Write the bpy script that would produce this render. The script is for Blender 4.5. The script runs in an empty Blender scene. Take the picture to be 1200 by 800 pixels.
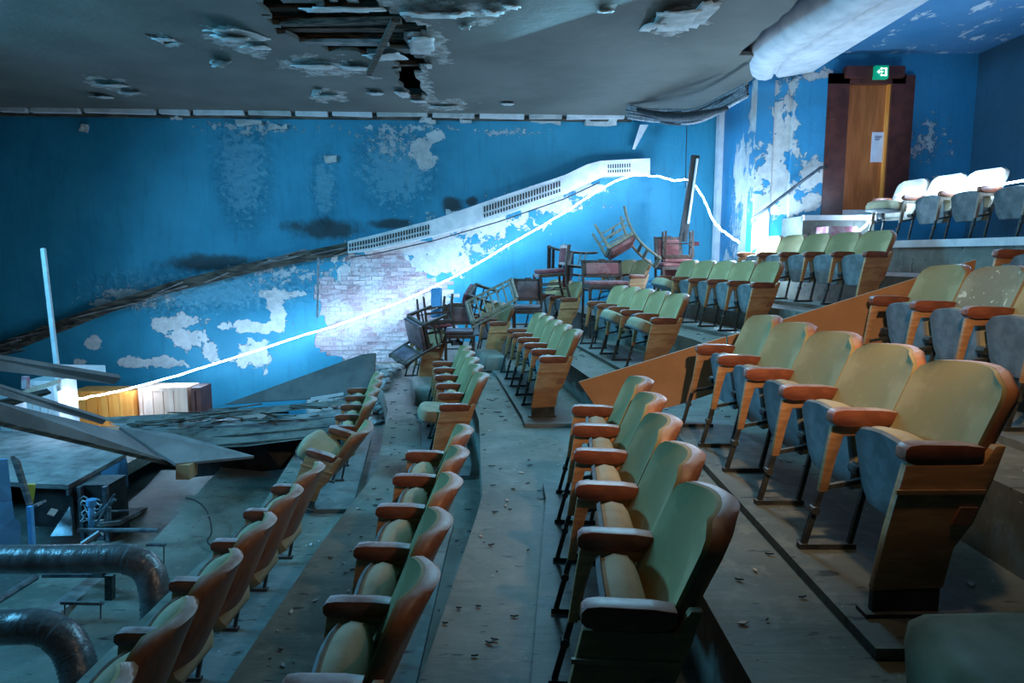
import bpy, bmesh, math, random
from mathutils import Vector, Matrix, noise
random.seed(7)
PI = math.pi
EYE = 3.6                                    # eye height above the pit floor; all z below are relative to the eye
SC = bpy.context.scene
C = SC.collection

# ------------------------------------------------------------------ camera, world, lights, exposure
TH = math.atan(100 / 800)
cam = bpy.data.objects.new('camera', bpy.data.cameras.new('camera'))
C.objects.link(cam)
cam.location = (0, 0, EYE)
cam.rotation_euler = (PI / 2 - TH, 0, 0)
cam.data.lens = 24; cam.data.sensor_width = 36; cam.data.clip_start = .05
SC.camera = cam
SC.view_settings.view_transform = 'Standard'
SC.view_settings.look = 'None'
SC.view_settings.exposure = 0.12
SC.view_settings.gamma = 1
SC.view_settings.use_curve_mapping = False
world = bpy.data.worlds.new('world'); SC.world = world
world.use_nodes = True
world.node_tree.nodes['Background'].inputs[0].default_value = (.05, .28, .42, 1)
world.node_tree.nodes['Background'].inputs[1].default_value = .02


def lamp(name, kind, loc, target, energy, color, **kw):
    d = bpy.data.lights.new(name, kind); d.energy = energy; d.color = color
    for k, v in kw.items(): setattr(d, k, v)
    o = bpy.data.objects.new(name, d); C.objects.link(o)
    o.location = (loc[0], loc[1], loc[2] + EYE)
    dv = Vector(target) - Vector(loc)
    o.rotation_euler = dv.to_track_quat('-Z', 'Y').to_euler()
    return o


lamp('torch', 'SPOT', (1.42, 1.95, 1.0), (1.55, 6.5, -.75), 215, (1, .66, .40), spot_size=math.radians(134), spot_blend=1.0, shadow_soft_size=.05)
lamp('side_fill', 'SPOT', (1.35, 2.1, 1.15), (-1.5, 3.3, -1.6), 30, (1, .62, .40), spot_size=math.radians(75), spot_blend=1.0, shadow_soft_size=.05)  # extra warm fill, added to reach the left rows the torch cone misses
lamp('floor_fill', 'SPOT', (1.15, 2.45, 1.5), (1.0, 2.35, -1.2), 16, (1, .66, .26), spot_size=math.radians(62), spot_blend=1.0, shadow_soft_size=.05)  # added warm fill that browns the floor at near right
lamp('stage_side_fill', 'AREA', (-8.5, 5.5, 1.9), (0, 8.5, -1.2), 330, (.13, .58, 1), shape='RECTANGLE', size=3.5, size_y=1.2, spread=math.radians(115))  # unseen blue fill added off-frame at left, no real fixture
lamp('overhead_fill', 'AREA', (1.0, 8.6, 2.45), (-.2, 7.4, -2.2), 165, (.26, .70, 1), shape='RECTANGLE', size=2.0, size_y=1.0)  # unseen fill added overhead to brighten the mid-distance floor
lamp('aisle_fill', 'AREA', (-2.6, 2.0, 2.3), (-.6, 3.6, -2.2), 3, (.12, .62, .95), shape='RECTANGLE', size=1.2, size_y=1.0)  # weak blue fill added over the near left rows, no real lamp
lamp('rope_end_fill', 'POINT', (3.35, 9.9, .25), (0, 0, 0), 120, (.50, .75, 1), shadow_soft_size=.12)  # unseen point light added to strengthen the rope's glow at its end
lamp('platform_fill', 'POINT', (5.30, 8.25, .86), (0, 0, 0), 38, (.35, .65, 1), shadow_soft_size=.1)  # unseen point light added above the rope to brighten soffit and ceiling

# ------------------------------------------------------------------ coordinate helpers
def ray(px, py):
    u = (px - 600) / 800.; v = (py - 400) / 800.
    c, s = math.cos(TH), math.sin(TH)
    return Vector((u, c - v * s, -(v * c + s)))
def at(px, py, Y):
    r = ray(px, py); return r * (Y / r.y)
def atz(px, py, z):
    r = ray(px, py); return r * (z / r.z)

# ------------------------------------------------------------------ mesh helpers
class MB:
    def __init__(s): s.bm = bmesh.new()
    def poly(s, pts):
        return s.bm.faces.new([s.bm.verts.new(p) for p in pts])
    def hexa(s, p, bev=0):
        """p: eight points, bottom four then top four (both counterclockwise)"""
        v = [s.bm.verts.new(q) for q in p]
        fs = [s.bm.faces.new([v[i] for i in f]) for f in ((3, 2, 1, 0), (4, 5, 6, 7), (0, 1, 5, 4), (1, 2, 6, 5), (2, 3, 7, 6), (3, 0, 4, 7))]
        if bev: bmesh.ops.bevel(s.bm, geom=list({e for f in fs for e in f.edges}), offset=bev, segments=2, affect='EDGES', profile=.5)
        return s
    def box(s, x0, x1, y0, y1, z0, z1, bev=0):
        return s.hexa([(x0, y0, z0), (x1, y0, z0), (x1, y1, z0), (x0, y1, z0), (x0, y0, z1), (x1, y0, z1), (x1, y1, z1), (x0, y1, z1)], bev)
    def prism(s, prof, y0, y1, bev=0, plane='xz'):
        f = (lambda a, b, y: (a, y, b)) if plane == 'xz' else (lambda a, b, y: (a, b, y))
        a = [s.bm.verts.new(f(p[0], p[1], y0)) for p in prof]
        b = [s.bm.verts.new(f(p[0], p[1], y1)) for p in prof]
        n = len(prof)
        fs = [s.bm.faces.new(a), s.bm.faces.new(b[::-1])]
        for i in range(n): fs.append(s.bm.faces.new([a[(i + 1) % n], a[i], b[i], b[(i + 1) % n]]))
        bmesh.ops.recalc_face_normals(s.bm, faces=fs)
        if bev: bmesh.ops.bevel(s.bm, geom=list({e for q in fs for e in q.edges}), offset=bev, segments=2, affect='EDGES', profile=.5)
        return s
    def slab(s, pts, t):
        """flat outline in space thickened by t along its normal"""
        P = [Vector(p) for p in pts]
        n = (P[1] - P[0]).cross(P[2] - P[0]).normalized() * t
        a = [s.bm.verts.new(p) for p in P]; b = [s.bm.verts.new(p + n) for p in P]
        fs = [s.bm.faces.new(a), s.bm.faces.new(b[::-1])]
        k = len(P)
        for i in range(k): fs.append(s.bm.faces.new([a[(i + 1) % k], a[i], b[i], b[(i + 1) % k]]))
        bmesh.ops.recalc_face_normals(s.bm, faces=fs)
        return s
    def bar(s, a, b, w, h=None, up=(0, 0, 1), w2=None, h2=None):
        a, b = Vector(a), Vector(b); h = h or w; w2 = w2 or w; h2 = h2 or h
        d = (b - a).normalized(); u = Vector(up)
        if abs(d.dot(u)) > .95: u = Vector((0, 1, 0)) if abs(d.y) < .9 else Vector((1, 0, 0))
        x = d.cross(u).normalized(); y = x.cross(d)
        P = [a - x * w / 2 - y * h / 2, a + x * w / 2 - y * h / 2, a + x * w / 2 + y * h / 2, a - x * w / 2 + y * h / 2]
        Q = [b - x * w2 / 2 - y * h2 / 2, b + x * w2 / 2 - y * h2 / 2, b + x * w2 / 2 + y * h2 / 2, b - x * w2 / 2 + y * h2 / 2]
        v = [s.bm.verts.new(q) for q in P + Q]
        fs = [s.bm.faces.new([v[i] for i in f]) for f in ((3, 2, 1, 0), (4, 5, 6, 7), (0, 1, 5, 4), (1, 2, 6, 5), (2, 3, 7, 6), (3, 0, 4, 7))]
        bmesh.ops.recalc_face_normals(s.bm, faces=fs)
        return s
    def tube(s, pts, r, n=8, rads=None, caps=True):
        pts = [Vector(p) for p in pts]; rings = []; prev = None
        for i, p in enumerate(pts):
            d = (pts[min(i + 1, len(pts) - 1)] - pts[max(i - 1, 0)]).normalized()
            if prev is None:
                u = Vector((0, 0, 1)) if abs(d.z) < .9 else Vector((1, 0, 0))
                x = d.cross(u).normalized()
            else:
                x = (prev - d * prev.dot(d)).normalized()
            prev = x; y = d.cross(x); rr = rads[i] if rads else r
            rings.append([s.bm.verts.new(p + (x * math.cos(2 * PI * k / n) + y * math.sin(2 * PI * k / n)) * rr) for k in range(n)])
        fs = []
        for a, b in zip(rings, rings[1:]):
            for k in range(n): fs.append(s.bm.faces.new([a[k], a[(k + 1) % n], b[(k + 1) % n], b[k]]))
        if caps: fs += [s.bm.faces.new(rings[0][::-1]), s.bm.faces.new(rings[-1])]
        bmesh.ops.recalc_face_normals(s.bm, faces=fs)
        return s
    def solid(s, F, B, nu, nv, mid=None):
        """closed shell between a front surface F(u,v) and a back surface B(u,v), u,v in 0..1"""
        def grid(fn): return [[s.bm.verts.new(fn(i / nu, j / nv)) for j in range(nv + 1)] for i in range(nu + 1)]
        f, b = grid(F), grid(B); fs = []
        for i in range(nu):
            for j in range(nv):
                fs.append(s.bm.faces.new([f[i][j], f[i + 1][j], f[i + 1][j + 1], f[i][j + 1]]))
                fs.append(s.bm.faces.new([b[i][j + 1], b[i + 1][j + 1], b[i + 1][j], b[i][j]]))
        def rim(g): return [g[i][0] for i in range(nu)] + [g[nu][j] for j in range(nv)] + [g[i][nv] for i in range(nu, 0, -1)] + [g[0][j] for j in range(nv, 0, -1)]
        a, c = rim(f), rim(b); n = len(a)
        cen = sum((v.co for v in a + c), Vector()) / (2 * n)
        m = [s.bm.verts.new((a[i].co + c[i].co) / 2 + ((a[i].co + c[i].co) / 2 - cen).normalized() * (mid or 0)) for i in range(n)]
        for i in range(n):
            k = (i + 1) % n
            fs.append(s.bm.faces.new([a[k], a[i], m[i], m[k]])); fs.append(s.bm.faces.new([m[k], m[i], c[i], c[k]]))
        bmesh.ops.recalc_face_normals(s.bm, faces=fs)
        return s
    def xf(s, M):
        bmesh.ops.transform(s.bm, matrix=M, verts=s.bm.verts[:]); return s
    def mesh(s, name, m, smooth=False):
        me = bpy.data.meshes.new(name); s.bm.to_mesh(me); s.bm.free()
        if m: me.materials.append(m)
        if smooth:
            for p in me.polygons: p.use_smooth = True
            if smooth != 'all':
                me.set_sharp_from_angle(angle=math.radians(smooth if isinstance(smooth, (int, float)) and smooth is not True else 45))
        return me
    def build(s, name, m, parent=None, smooth=False, world=False):
        o = bpy.data.objects.new(name, s.mesh(name, m, smooth)); C.objects.link(o)
        if parent is not None: o.parent = parent
        if world or parent is None: pass
        return o


def lift(o):
    o.location.z += EYE; return o
def tag(o, label=None, cat=None, group=None, kind=None):
    if label: o['label'] = label
    if cat: o['category'] = cat
    if group: o['group'] = group
    if kind: o['kind'] = kind
    return o
def empty(name, loc=(0, 0, 0), rot=(0, 0, 0), label=None, cat=None, group=None):
    o = bpy.data.objects.new(name, None); C.objects.link(o)
    o.location = (loc[0], loc[1], loc[2] + EYE); o.rotation_euler = rot; o.empty_display_size = .1
    return tag(o, label, cat, group)
def struct(name, mb, m, parent=None, smooth=False):
    o = mb.build(name, m, parent, smooth)
    if parent is None: o['kind'] = 'structure'; lift(o)
    return o
def copy_tree(o, parent=None):
    c = o.copy(); C.objects.link(c)
    if parent: c.parent = parent
    for ch in o.children: copy_tree(ch, c)
    return c
def thing(name, mb, m, label, cat, group=None, smooth=False):
    """single-mesh thing built in scene coordinates; origin moved to its own centre"""
    o = mb.build(name, m, None, smooth)
    n = len(o.data.vertices)
    c = sum((v.co for v in o.data.vertices), Vector()) / n
    o.data.transform(Matrix.Translation(-c)); o.location = c
    lift(o)
    return tag(o, label, cat, group)

# ------------------------------------------------------------------ materials
def nt_new(name):
    m = bpy.data.materials.new(name); m.use_nodes = True
    nt = m.node_tree
    return m, nt, nt.nodes['Principled BSDF']
def N(nt, t, **kw):
    n = nt.nodes.new(t)
    for k, v in kw.items():
        if k.startswith('_'): setattr(n, k[1:], v)
        elif k.isdigit() or k.startswith('i'): n.inputs[int(k.lstrip('i'))].default_value = v
        else: n.inputs[k.replace('__', ' ')].default_value = v
    return n
def L(nt, a, b): nt.links.new(a, b)
def ramp(nt, src, stops):
    r = nt.nodes.new('ShaderNodeValToRGB'); e = r.color_ramp.elements
    e[0].position, e[0].color = stops[0][0], (*stops[0][1], 1)
    e[1].position, e[1].color = stops[-1][0], (*stops[-1][1], 1)
    for p, c in stops[1:-1]:
        k = e.new(p); k.color = (*c, 1)
    L(nt, src, r.inputs[0]); return r.outputs[0]
def smooth(nt, src, lo, hi):
    r = nt.nodes.new('ShaderNodeMapRange'); r.interpolation_type = 'SMOOTHSTEP'
    r.inputs['From Min'].default_value = lo; r.inputs['From Max'].default_value = hi
    L(nt, src, r.inputs['Value']); return r.outputs['Result']
def mix(nt, f, a, b):
    m = nt.nodes.new('ShaderNodeMix'); m.data_type = 'RGBA'
    if hasattr(f, 'links'): L(nt, f, m.inputs[0])
    else: m.inputs[0].default_value = f
    for s, i in ((a, 6), (b, 7)):
        if hasattr(s, 'links'): L(nt, s, m.inputs[i])
        else: m.inputs[i].default_value = (*s, 1)
    return m.outputs[2]
def mth(nt, op, a, b=None):
    m = nt.nodes.new('ShaderNodeMath'); m.operation = op
    for s, i in ((a, 0), (b, 1)):
        if s is None: continue
        if hasattr(s, 'links'): L(nt, s, m.inputs[i])
        else: m.inputs[i].default_value = s
    return m.outputs[0]
def coord(nt, scale=(1, 1, 1), kind='Object'):
    t = nt.nodes.new('ShaderNodeTexCoord'); m = nt.nodes.new('ShaderNodeMapping')
    m.inputs['Scale'].default_value = scale
    L(nt, t.outputs[kind], m.inputs[0]); return m.outputs[0]
def noi(nt, vec, scale, detail=4, rough=.6, dist=0):
    n = nt.nodes.new('ShaderNodeTexNoise'); n.inputs['Scale'].default_value = scale
    n.inputs['Detail'].default_value = detail; n.inputs['Roughness'].default_value = rough
    n.inputs['Distortion'].default_value = dist
    L(nt, vec, n.inputs['Vector']); return n.outputs['Fac']
def bump(nt, b, h, strength=.4, dist=.01):
    n = nt.nodes.new('ShaderNodeBump'); n.inputs['Strength'].default_value = strength; n.inputs['Distance'].default_value = dist
    L(nt, h, n.inputs['Height']); L(nt, n.outputs[0], b.inputs['Normal'])
def dusty(nt, col, amount=.7, dust=(.40, .40, .38), lo=.55, hi=.95):
    g = nt.nodes.new('ShaderNodeNewGeometry'); sx = nt.nodes.new('ShaderNodeSeparateXYZ')
    L(nt, g.outputs['Normal'], sx.inputs[0])
    f = smooth(nt, sx.outputs[2], lo, hi)
    w = nt.nodes.new('ShaderNodeNewGeometry')
    k = noi(nt, w.outputs['Position'], 7, 4)
    f = mth(nt, 'MULTIPLY', f, mth(nt, 'MULTIPLY', smooth(nt, k, .2, .7), amount))
    return mix(nt, f, col, dust)
def mat(name, c1, c2, scale=8, stretch=(1, 1, 1), rough=.8, metal=0, dust=0, bmp=.2, bd=.004, dustc=(.40, .40, .38), vary=0, lo=.42, hi=.6, detail=4):
    m, nt, b = nt_new(name)
    v = coord(nt, stretch)
    n = noi(nt, v, scale, detail)
    col = mix(nt, smooth(nt, n, lo, hi), c1, c2)
    if vary:
        oi = nt.nodes.new('ShaderNodeObjectInfo')
        hs = nt.nodes.new('ShaderNodeHueSaturation')
        mr = nt.nodes.new('ShaderNodeMapRange'); mr.inputs['To Min'].default_value = 1 - vary; mr.inputs['To Max'].default_value = 1 + vary
        L(nt, oi.outputs['Random'], mr.inputs['Value']); L(nt, mr.outputs[0], hs.inputs['Value']); L(nt, col, hs.inputs['Color'])
        col = hs.outputs[0]
    if dust: col = dusty(nt, col, dust, dustc)
    L(nt, col, b.inputs['Base Color'])
    b.inputs['Roughness'].default_value = rough; b.inputs['Metallic'].default_value = metal
    if bmp: bump(nt, b, noi(nt, v, scale * 3, 3), bmp, bd)
    return m


M = {}
M['fabric'] = mat('seat_fabric', (.27, .225, .10), (.36, .30, .145), 4, rough=.95, dust=.5, bmp=.25, bd=.003, vary=.16, dustc=(.46, .44, .34))
M['cushion'] = mat('cushion_fabric', (.36, .31, .19), (.27, .26, .17), 5, rough=.95, dust=.6, bmp=.25, vary=.18, dustc=(.50, .44, .32))
M['under'] = mat('pan_underside', (.12, .145, .15), (.19, .22, .23), 6, rough=.8, dust=0, bmp=.3, vary=.2)
M['wood'] = mat('orange_wood', (.38, .185, .075), (.50, .26, .11), 3, (1.5, 1.5, 9), rough=.5, dust=.3, bmp=.12, vary=.12)
M['veneer'] = mat('brown_veneer', (.26, .10, .045), (.38, .16, .07), 3, (3, 3, .8), rough=.45, dust=.85, bmp=.1, vary=.15, dustc=(.52, .42, .38))
M['arm'] = mat('armrest_wood', (.19, .055, .028), (.27, .082, .04), 4, (2, 6, 6), rough=.4, dust=.95, bmp=.1, vary=.1, dustc=(.50, .45, .46))
M['iron'] = mat('dark_iron', (.028, .034, .034), (.06, .065, .06), 12, rough=.6, metal=.3, dust=.4)
M['board'] = mat('plywood_board', (.40, .215, .10), (.50, .28, .14), 1.4, (1, 5, 1), rough=.6, dust=0, bmp=.1, detail=8)
M['darkwood'] = mat('dark_chair_wood', (.045, .022, .016), (.09, .045, .03), 8, (4, 4, 1), rough=.45, dust=.5)
M['palewood'] = mat('pale_chair_wood', (.20, .15, .10), (.32, .25, .18), 8, (4, 4, 1), rough=.55, dust=.4)
M['burgundy'] = mat('burgundy_cloth', (.16, .03, .04), (.26, .07, .08), 10, rough=.85, dust=.6, dustc=(.46, .38, .44))
M['rose'] = mat('faded_rose_cloth', (.33, .13, .12), (.24, .07, .07), 7, rough=.9, dust=.5, dustc=(.5, .36, .40))
M['plank'] = mat('weathered_plank', (.10, .10, .10), (.24, .23, .22), 3, (1, 1, 6), rough=.85, dust=.5, bmp=.4)
M['fallen'] = mat('grey_fallen_board', (.17, .175, .18), (.27, .28, .285), 1.6, rough=.55, dust=.35, bmp=.15, detail=6)
M['dimpanel'] = mat('dark_panel_board', (.085, .08, .075), (.14, .13, .12), 1.6, rough=.7, dust=.2, bmp=.15, detail=6)
M['darkcloth'] = mat('dark_olive_cloth', (.10, .095, .05), (.15, .135, .08), 4, rough=.95, dust=.25, bmp=.25)
M['darkplank'] = mat('dark_plank', (.035, .033, .028), (.11, .10, .075), 3, (1, 1, 6), rough=.9, dust=.3, bmp=.5)
M['steel'] = mat('scaffold_steel', (.10, .13, .16), (.22, .25, .28), 10, rough=.45, metal=.6, dust=.4)
M['white'] = mat('white_paint', (.62, .64, .66), (.74, .75, .76), 5, rough=.6, dust=.2, bmp=.15)
M['beam'] = mat('soffit_paint', (.52, .56, .60), (.72, .75, .78), 4, rough=.7, bmp=.12, lo=.3, hi=.65)
M['black'] = mat('black_paint', (.012, .012, .014), (.03, .03, .03), 6, rough=.6, dust=.3)
M['rubble'] = mat('plaster_rubble', (.30, .30, .29), (.52, .52, .50), 6, rough=.95, bmp=.6)
M['flake'] = mat('plaster_flake', (.40, .42, .41), (.56, .57, .55), 5, rough=.9, bmp=.3)
M['joist'] = mat('ceiling_joist', (.03, .022, .016), (.11, .085, .06), 5, (1, 8, 8), rough=.9, bmp=.5)
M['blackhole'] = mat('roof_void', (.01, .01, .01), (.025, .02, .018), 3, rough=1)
M['door'] = mat('door_leaf_wood', (.42, .12, .03), (.55, .17, .05), 2, (6, 6, .7), rough=.35, bmp=.05)
M['frame'] = mat('door_frame_wood', (.085, .022, .016), (.13, .035, .025), 5, rough=.4)
M['pink'] = mat('pink_painted_step', (.50, .17, .22), (.60, .40, .42), 6, rough=.7)
M['blue'] = mat('blue_painted_steel', (.10, .34, .62), (.15, .42, .74), 3, rough=.4, bmp=.1)
M['cable'] = mat('black_cable', (.02, .022, .025), (.05, .05, .055), 20, rough=.5)
M['greycable'] = mat('grey_cable', (.20, .22, .24), (.35, .37, .40), 20, rough=.5)
M['yellow'] = mat('yellow_plastic', (.55, .33, .03), (.66, .42, .05), 6, rough=.5)
M['cabinet'] = mat('cabinet_wood', (.90, .28, .04), (.95, .36, .07), 2, (8, 8, .6), rough=.5, bmp=.08)
M['palepanel'] = mat('pale_panel_wood', (.80, .46, .32), (.88, .56, .42), 2, (8, 8, .6), rough=.6, bmp=.08)
def brick_mat():
    m, nt, b = nt_new('whitewashed_brick')
    g = nt.nodes.new('ShaderNodeNewGeometry'); oi = nt.nodes.new('ShaderNodeObjectInfo')
    n = noi(nt, g.outputs['Position'], 2.2, 6, .65); n2 = noi(nt, g.outputs['Position'], 14, 5, .7)
    base = mix(nt, oi.outputs['Random'], (.36, .25, .28), (.50, .42, .46))
    col = mix(nt, smooth(nt, mth(nt, 'ADD', mth(nt, 'MULTIPLY', n, .6), mth(nt, 'MULTIPLY', n2, .4)), .42, .58), base, (.60, .59, .62))
    L(nt, col, b.inputs['Base Color']); b.inputs['Roughness'].default_value = .95
    bump(nt, b, n2, .8, .02); return m
M['brick'] = brick_mat()
M['mortar'] = mat('brick_mortar', (.46, .44, .47), (.58, .57, .60), 6, rough=.95, bmp=.6)
M['paper'] = mat('notice_paper', (.66, .66, .74), (.72, .72, .80), 6, rough=.7, bmp=0)
M['print'] = mat('printed_ink', (.12, .12, .18), (.15, .15, .2), 6, rough=.7, bmp=0)
M['cream'] = mat('cream_seat_fabric', (.62, .58, .50), (.50, .46, .40), 5, rough=.9, dust=.6, bmp=.25, dustc=(.6, .58, .55))


def emis(name, col, st):
    m, nt, b = nt_new(name)
    b.inputs['Base Color'].default_value = (*col, 1)
    b.inputs['Emission Color'].default_value = (*col, 1); b.inputs['Emission Strength'].default_value = st
    return m
M['led'] = emis('led_rope', (.46, .70, 1.0), 105)
M['sign_white'] = emis('sign_symbol', (.75, 1, .9), 1.2)
M['sign_green'] = emis('sign_face', (.0, .30, .16), .55)


def floor_mat(name, c1, c2):
    m, nt, b = nt_new(name)
    v = coord(nt)
    n = noi(nt, v, 1.3, 6, .6, .4); n2 = noi(nt, v, 9, 5, .65)
    col = mix(nt, smooth(nt, n, .35, .68), c1, c2)
    col = mix(nt, mth(nt, 'MULTIPLY', smooth(nt, n2, .5, .68), .4), col, tuple(x * 1.35 for x in c2))
    v2 = coord(nt, (1, 3.2, 1))
    sp = noi(nt, v2, 7, 3, .5, .3)
    col = mix(nt, mth(nt, 'MULTIPLY', smooth(nt, sp, .66, .69), .9), col, (.025, .025, .02))
    sp2 = noi(nt, coord(nt, (1, 1, 1)), 26, 2, .5)
    col = mix(nt, mth(nt, 'MULTIPLY', smooth(nt, sp2, .74, .76), .8), col, (.45, .43, .38))
    L(nt, col, b.inputs['Base Color'])
    b.inputs['Roughness'].default_value = .55
    wv = noi(nt, coord(nt, (.6, 3.0, 1)), 3.0, 4, .55, .6)
    bump(nt, b, wv, .35, .02)
    return m
M['floor'] = floor_mat('dusty_lino', (.10, .115, .095), (.205, .22, .185))
M['plinth'] = floor_mat('row_plinth', (.10, .12, .11), (.19, .21, .20))


def blobs(nt, vec, lst):
    """union of soft ellipses (u, z, ru, rz) in the wall's own plane"""
    out = None
    for (u, z, ru, rz) in lst:
        s = nt.nodes.new('ShaderNodeVectorMath'); s.operation = 'SUBTRACT'; L(nt, vec, s.inputs[0]); s.inputs[1].default_value = (u, 0, z)
        k = nt.nodes.new('ShaderNodeVectorMath'); k.operation = 'MULTIPLY'; L(nt, s.outputs[0], k.inputs[0]); k.inputs[1].default_value = (1 / ru, 0, 1 / rz)
        l = nt.nodes.new('ShaderNodeVectorMath'); l.operation = 'LENGTH'; L(nt, k.outputs[0], l.inputs[0])
        d = mth(nt, 'SUBTRACT', 1.0, l.outputs['Value'])
        out = d if out is None else mth(nt, 'MAXIMUM', out, d)
    return out
def blobs_xy(nt, vec, lst):
    sp = nt.nodes.new('ShaderNodeSeparateXYZ'); L(nt, vec, sp.inputs[0])
    cb_ = nt.nodes.new('ShaderNodeCombineXYZ'); L(nt, sp.outputs[0], cb_.inputs[0]); L(nt, sp.outputs[1], cb_.inputs[2])
    return blobs(nt, cb_.outputs[0], lst)
def peel_mat(name, paint1, paint2, plaster1, plaster2, bl, bl2=None, amp=1.6, blister=None, nscale=3.2, rough=.55, stain=None):
    m, nt, b = nt_new(name)
    v = coord(nt)
    n = noi(nt, v, nscale, 9, .66, .3)
    nn = mth(nt, 'MULTIPLY', mth(nt, 'SUBTRACT', n, .5), amp * 2)
    f = mth(nt, 'ADD', mth(nt, 'MAXIMUM', blobs(nt, v, bl), -1.6), nn)
    f = mth(nt, 'SUBTRACT', f, .25)
    mask = smooth(nt, f, 0, .05)
    n3 = noi(nt, v, .55, 4, .6)
    paint = mix(nt, smooth(nt, n3, .35, .65), paint1, paint2)
    st = noi(nt, coord(nt, (5, 5, .5)), 2.2, 4, .6)
    paint = mix(nt, mth(nt, 'MULTIPLY', smooth(nt, st, .52, .7), .25), paint, tuple(x * .5 for x in paint1))
    n4 = noi(nt, v, 6, 6, .7)
    pl = mix(nt, smooth(nt, n4, .35, .65), plaster1, plaster2)
    if bl2:
        f2 = mth(nt, 'SUBTRACT', mth(nt, 'ADD', mth(nt, 'MAXIMUM', blobs(nt, v, bl2), -2), mth(nt, 'MULTIPLY', mth(nt, 'SUBTRACT', noi(nt, v, 7, 8, .75), .5), 5.5)), .72)
        m2 = smooth(nt, f2, 0, .1)
        mask = mth(nt, 'MAXIMUM', mask, mth(nt, 'MULTIPLY', m2, .8))
    if blister:
        bz = smooth(nt, mth(nt, 'ADD', blobs(nt, v, blister), mth(nt, 'MULTIPLY', mth(nt, 'SUBTRACT', noi(nt, v, 9, 7, .75), .5), 2.4)), .45, .62)
        paint = mix(nt, mth(nt, 'MULTIPLY', bz, .6), paint, (.16, .46, .60))
    if stain:
        sn = smooth(nt, mth(nt, 'ADD', blobs(nt, v, stain), mth(nt, 'MULTIPLY', mth(nt, 'SUBTRACT', noi(nt, v, 3, 6, .65), .5), 1.2)), .05, .6)
        paint = mix(nt, mth(nt, 'MULTIPLY', sn, .9), paint, (.02, .03, .03))
    col = mix(nt, mask, paint, pl)
    L(nt, col, b.inputs['Base Color'])
    b.inputs['Roughness'].default_value = rough
    h = mth(nt, 'SUBTRACT', mth(nt, 'MULTIPLY', noi(nt, v, 5, 8, .65), .35), mth(nt, 'MULTIPLY', mask, .55))
    if blister:
        bm_ = smooth(nt, blobs(nt, v, blister), 0, .5)
        vr = nt.nodes.new('ShaderNodeTexVoronoi'); vr.inputs['Scale'].default_value = 7
        L(nt, v, vr.inputs['Vector'])
        hh = mth(nt, 'MULTIPLY', mth(nt, 'ADD', noi(nt, v, 6, 7, .7), mth(nt, 'SUBTRACT', mth(nt, 'MULTIPLY', vr.outputs['Distance'], .6), .78)), mth(nt, 'MULTIPLY', bm_, 2.2))
        h = mth(nt, 'ADD', h, hh)
    bump(nt, b, h, .8, .05)
    return m

# ------------------------------------------------------------------ seating geometry (plan lines of the armrest fronts)
YS = [-1.2, 1.84, 3.2, 4.85, 6.5, 7.6, 9.2, 10.2, 11.0, 13.6]
ROW = {'A': [(-2, -1.89), (4.8, -1.88), (6.2, -1.81), (8.8, -2.16), (10.1, -2.46), (13, -3.4)],
       'B': [(-2, -.76), (4.66, -.74), (6.2, -.67), (8.77, -1.03), (10.1, -1.34), (13, -2.3)],
       'C': [(-2, .08), (1.84, .20), (4.43, .40), (6.65, .27), (9.23, -.06), (10.2, -.34), (13, -1.2)],
       'D': [(-2, 1.32), (4.85, 1.32), (7.0, 1.43), (9.56, 1.06), (10.4, .74), (13, 0)],
       'E': [(-2, 2.62), (5, 2.62), (7.6, 2.66), (10.15, 2.16), (10.9, 1.84), (13, 1.2)],
       'F': [(-2, 3.85), (5.3, 3.75), (7.2, 3.72), (9.8, 3.22), (13, 2.6)],
       'G': [(-2, 5.6), (5.3, 5.5), (7.05, 5.3), (9.4, 4.85), (13, 4.3)]}
FZ = {'A': -2.37, 'B': -1.96, 'C': -1.58, 'D': -1.23, 'E': -.89, 'F': -.55, 'G': .17}
def X(row, y):
    p = ROW[row]
    for (a, xa), (b, xb) in zip(p, p[1:]):
        if y <= b or (b, xb) == p[-1]: return xa + (xb - xa) * (y - a) / (b - a)
def arc(row, y, off=0): return X(row, y) + off

# ------------------------------------------------------------------ floors
def tier(f0, f1, z, th=.55, y0=-1.2, y1=13.4, m=None, step=.35):
    mb = MB(); n = int((y1 - y0) / step); pts = []
    for i in range(n + 1):
        y = y0 + (y1 - y0) * i / n; pts.append((f0(y), f1(y), y))
    bm = mb.bm
    rows = [[bm.verts.new((a, y, z)), bm.verts.new((b, y, z)), bm.verts.new((b, y, z - th)), bm.verts.new((a, y, z - th))] for a, b, y in pts]
    fs = []
    for p, q in zip(rows, rows[1:]):
        for k in range(4): fs.append(bm.faces.new([p[k], p[(k + 1) % 4], q[(k + 1) % 4], q[k]]))
    fs += [bm.faces.new(rows[0][::-1]), bm.faces.new(rows[-1])]
    bmesh.ops.recalc_face_normals(bm, faces=fs)
    return struct('floor', mb, m or M['floor'])
FR = -.60
tier(lambda y: X('A', y) + FR - 2.15, lambda y: X('A', y) + FR - 1.05, -3.08, .3, 4.6, 9.6)
tier(lambda y: X('A', y) + FR - 1.06, lambda y: X('A', y) + FR, -2.74, .6, .5, 9.4)
for a, b in ('AB', 'BC', 'CD', 'DE', 'EF'):
    tier(lambda y, a=a: X(a, y) + FR, lambda y, b=b: X(b, y) + FR + .02, FZ[a] - .04, .62, 0.2)
tier(lambda y: X('F', y) + FR, lambda y: X('F', y) + .72, FZ['F'] - .04, .6, 2.5, 12.4)
tier(lambda y: X('F', y) + .70, lambda y: X('G', y) - .5, -.23, .6, 3.5, 10.5)
tier(lambda y: X('G', y) - .55, lambda y: 6.9, FZ['G'] - .01, .6, 3.5, 10.5)
struct('floor', MB().box(-11, -4.4, 10.7, 12.5, -3.0, -2.83), M['floor'])
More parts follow.
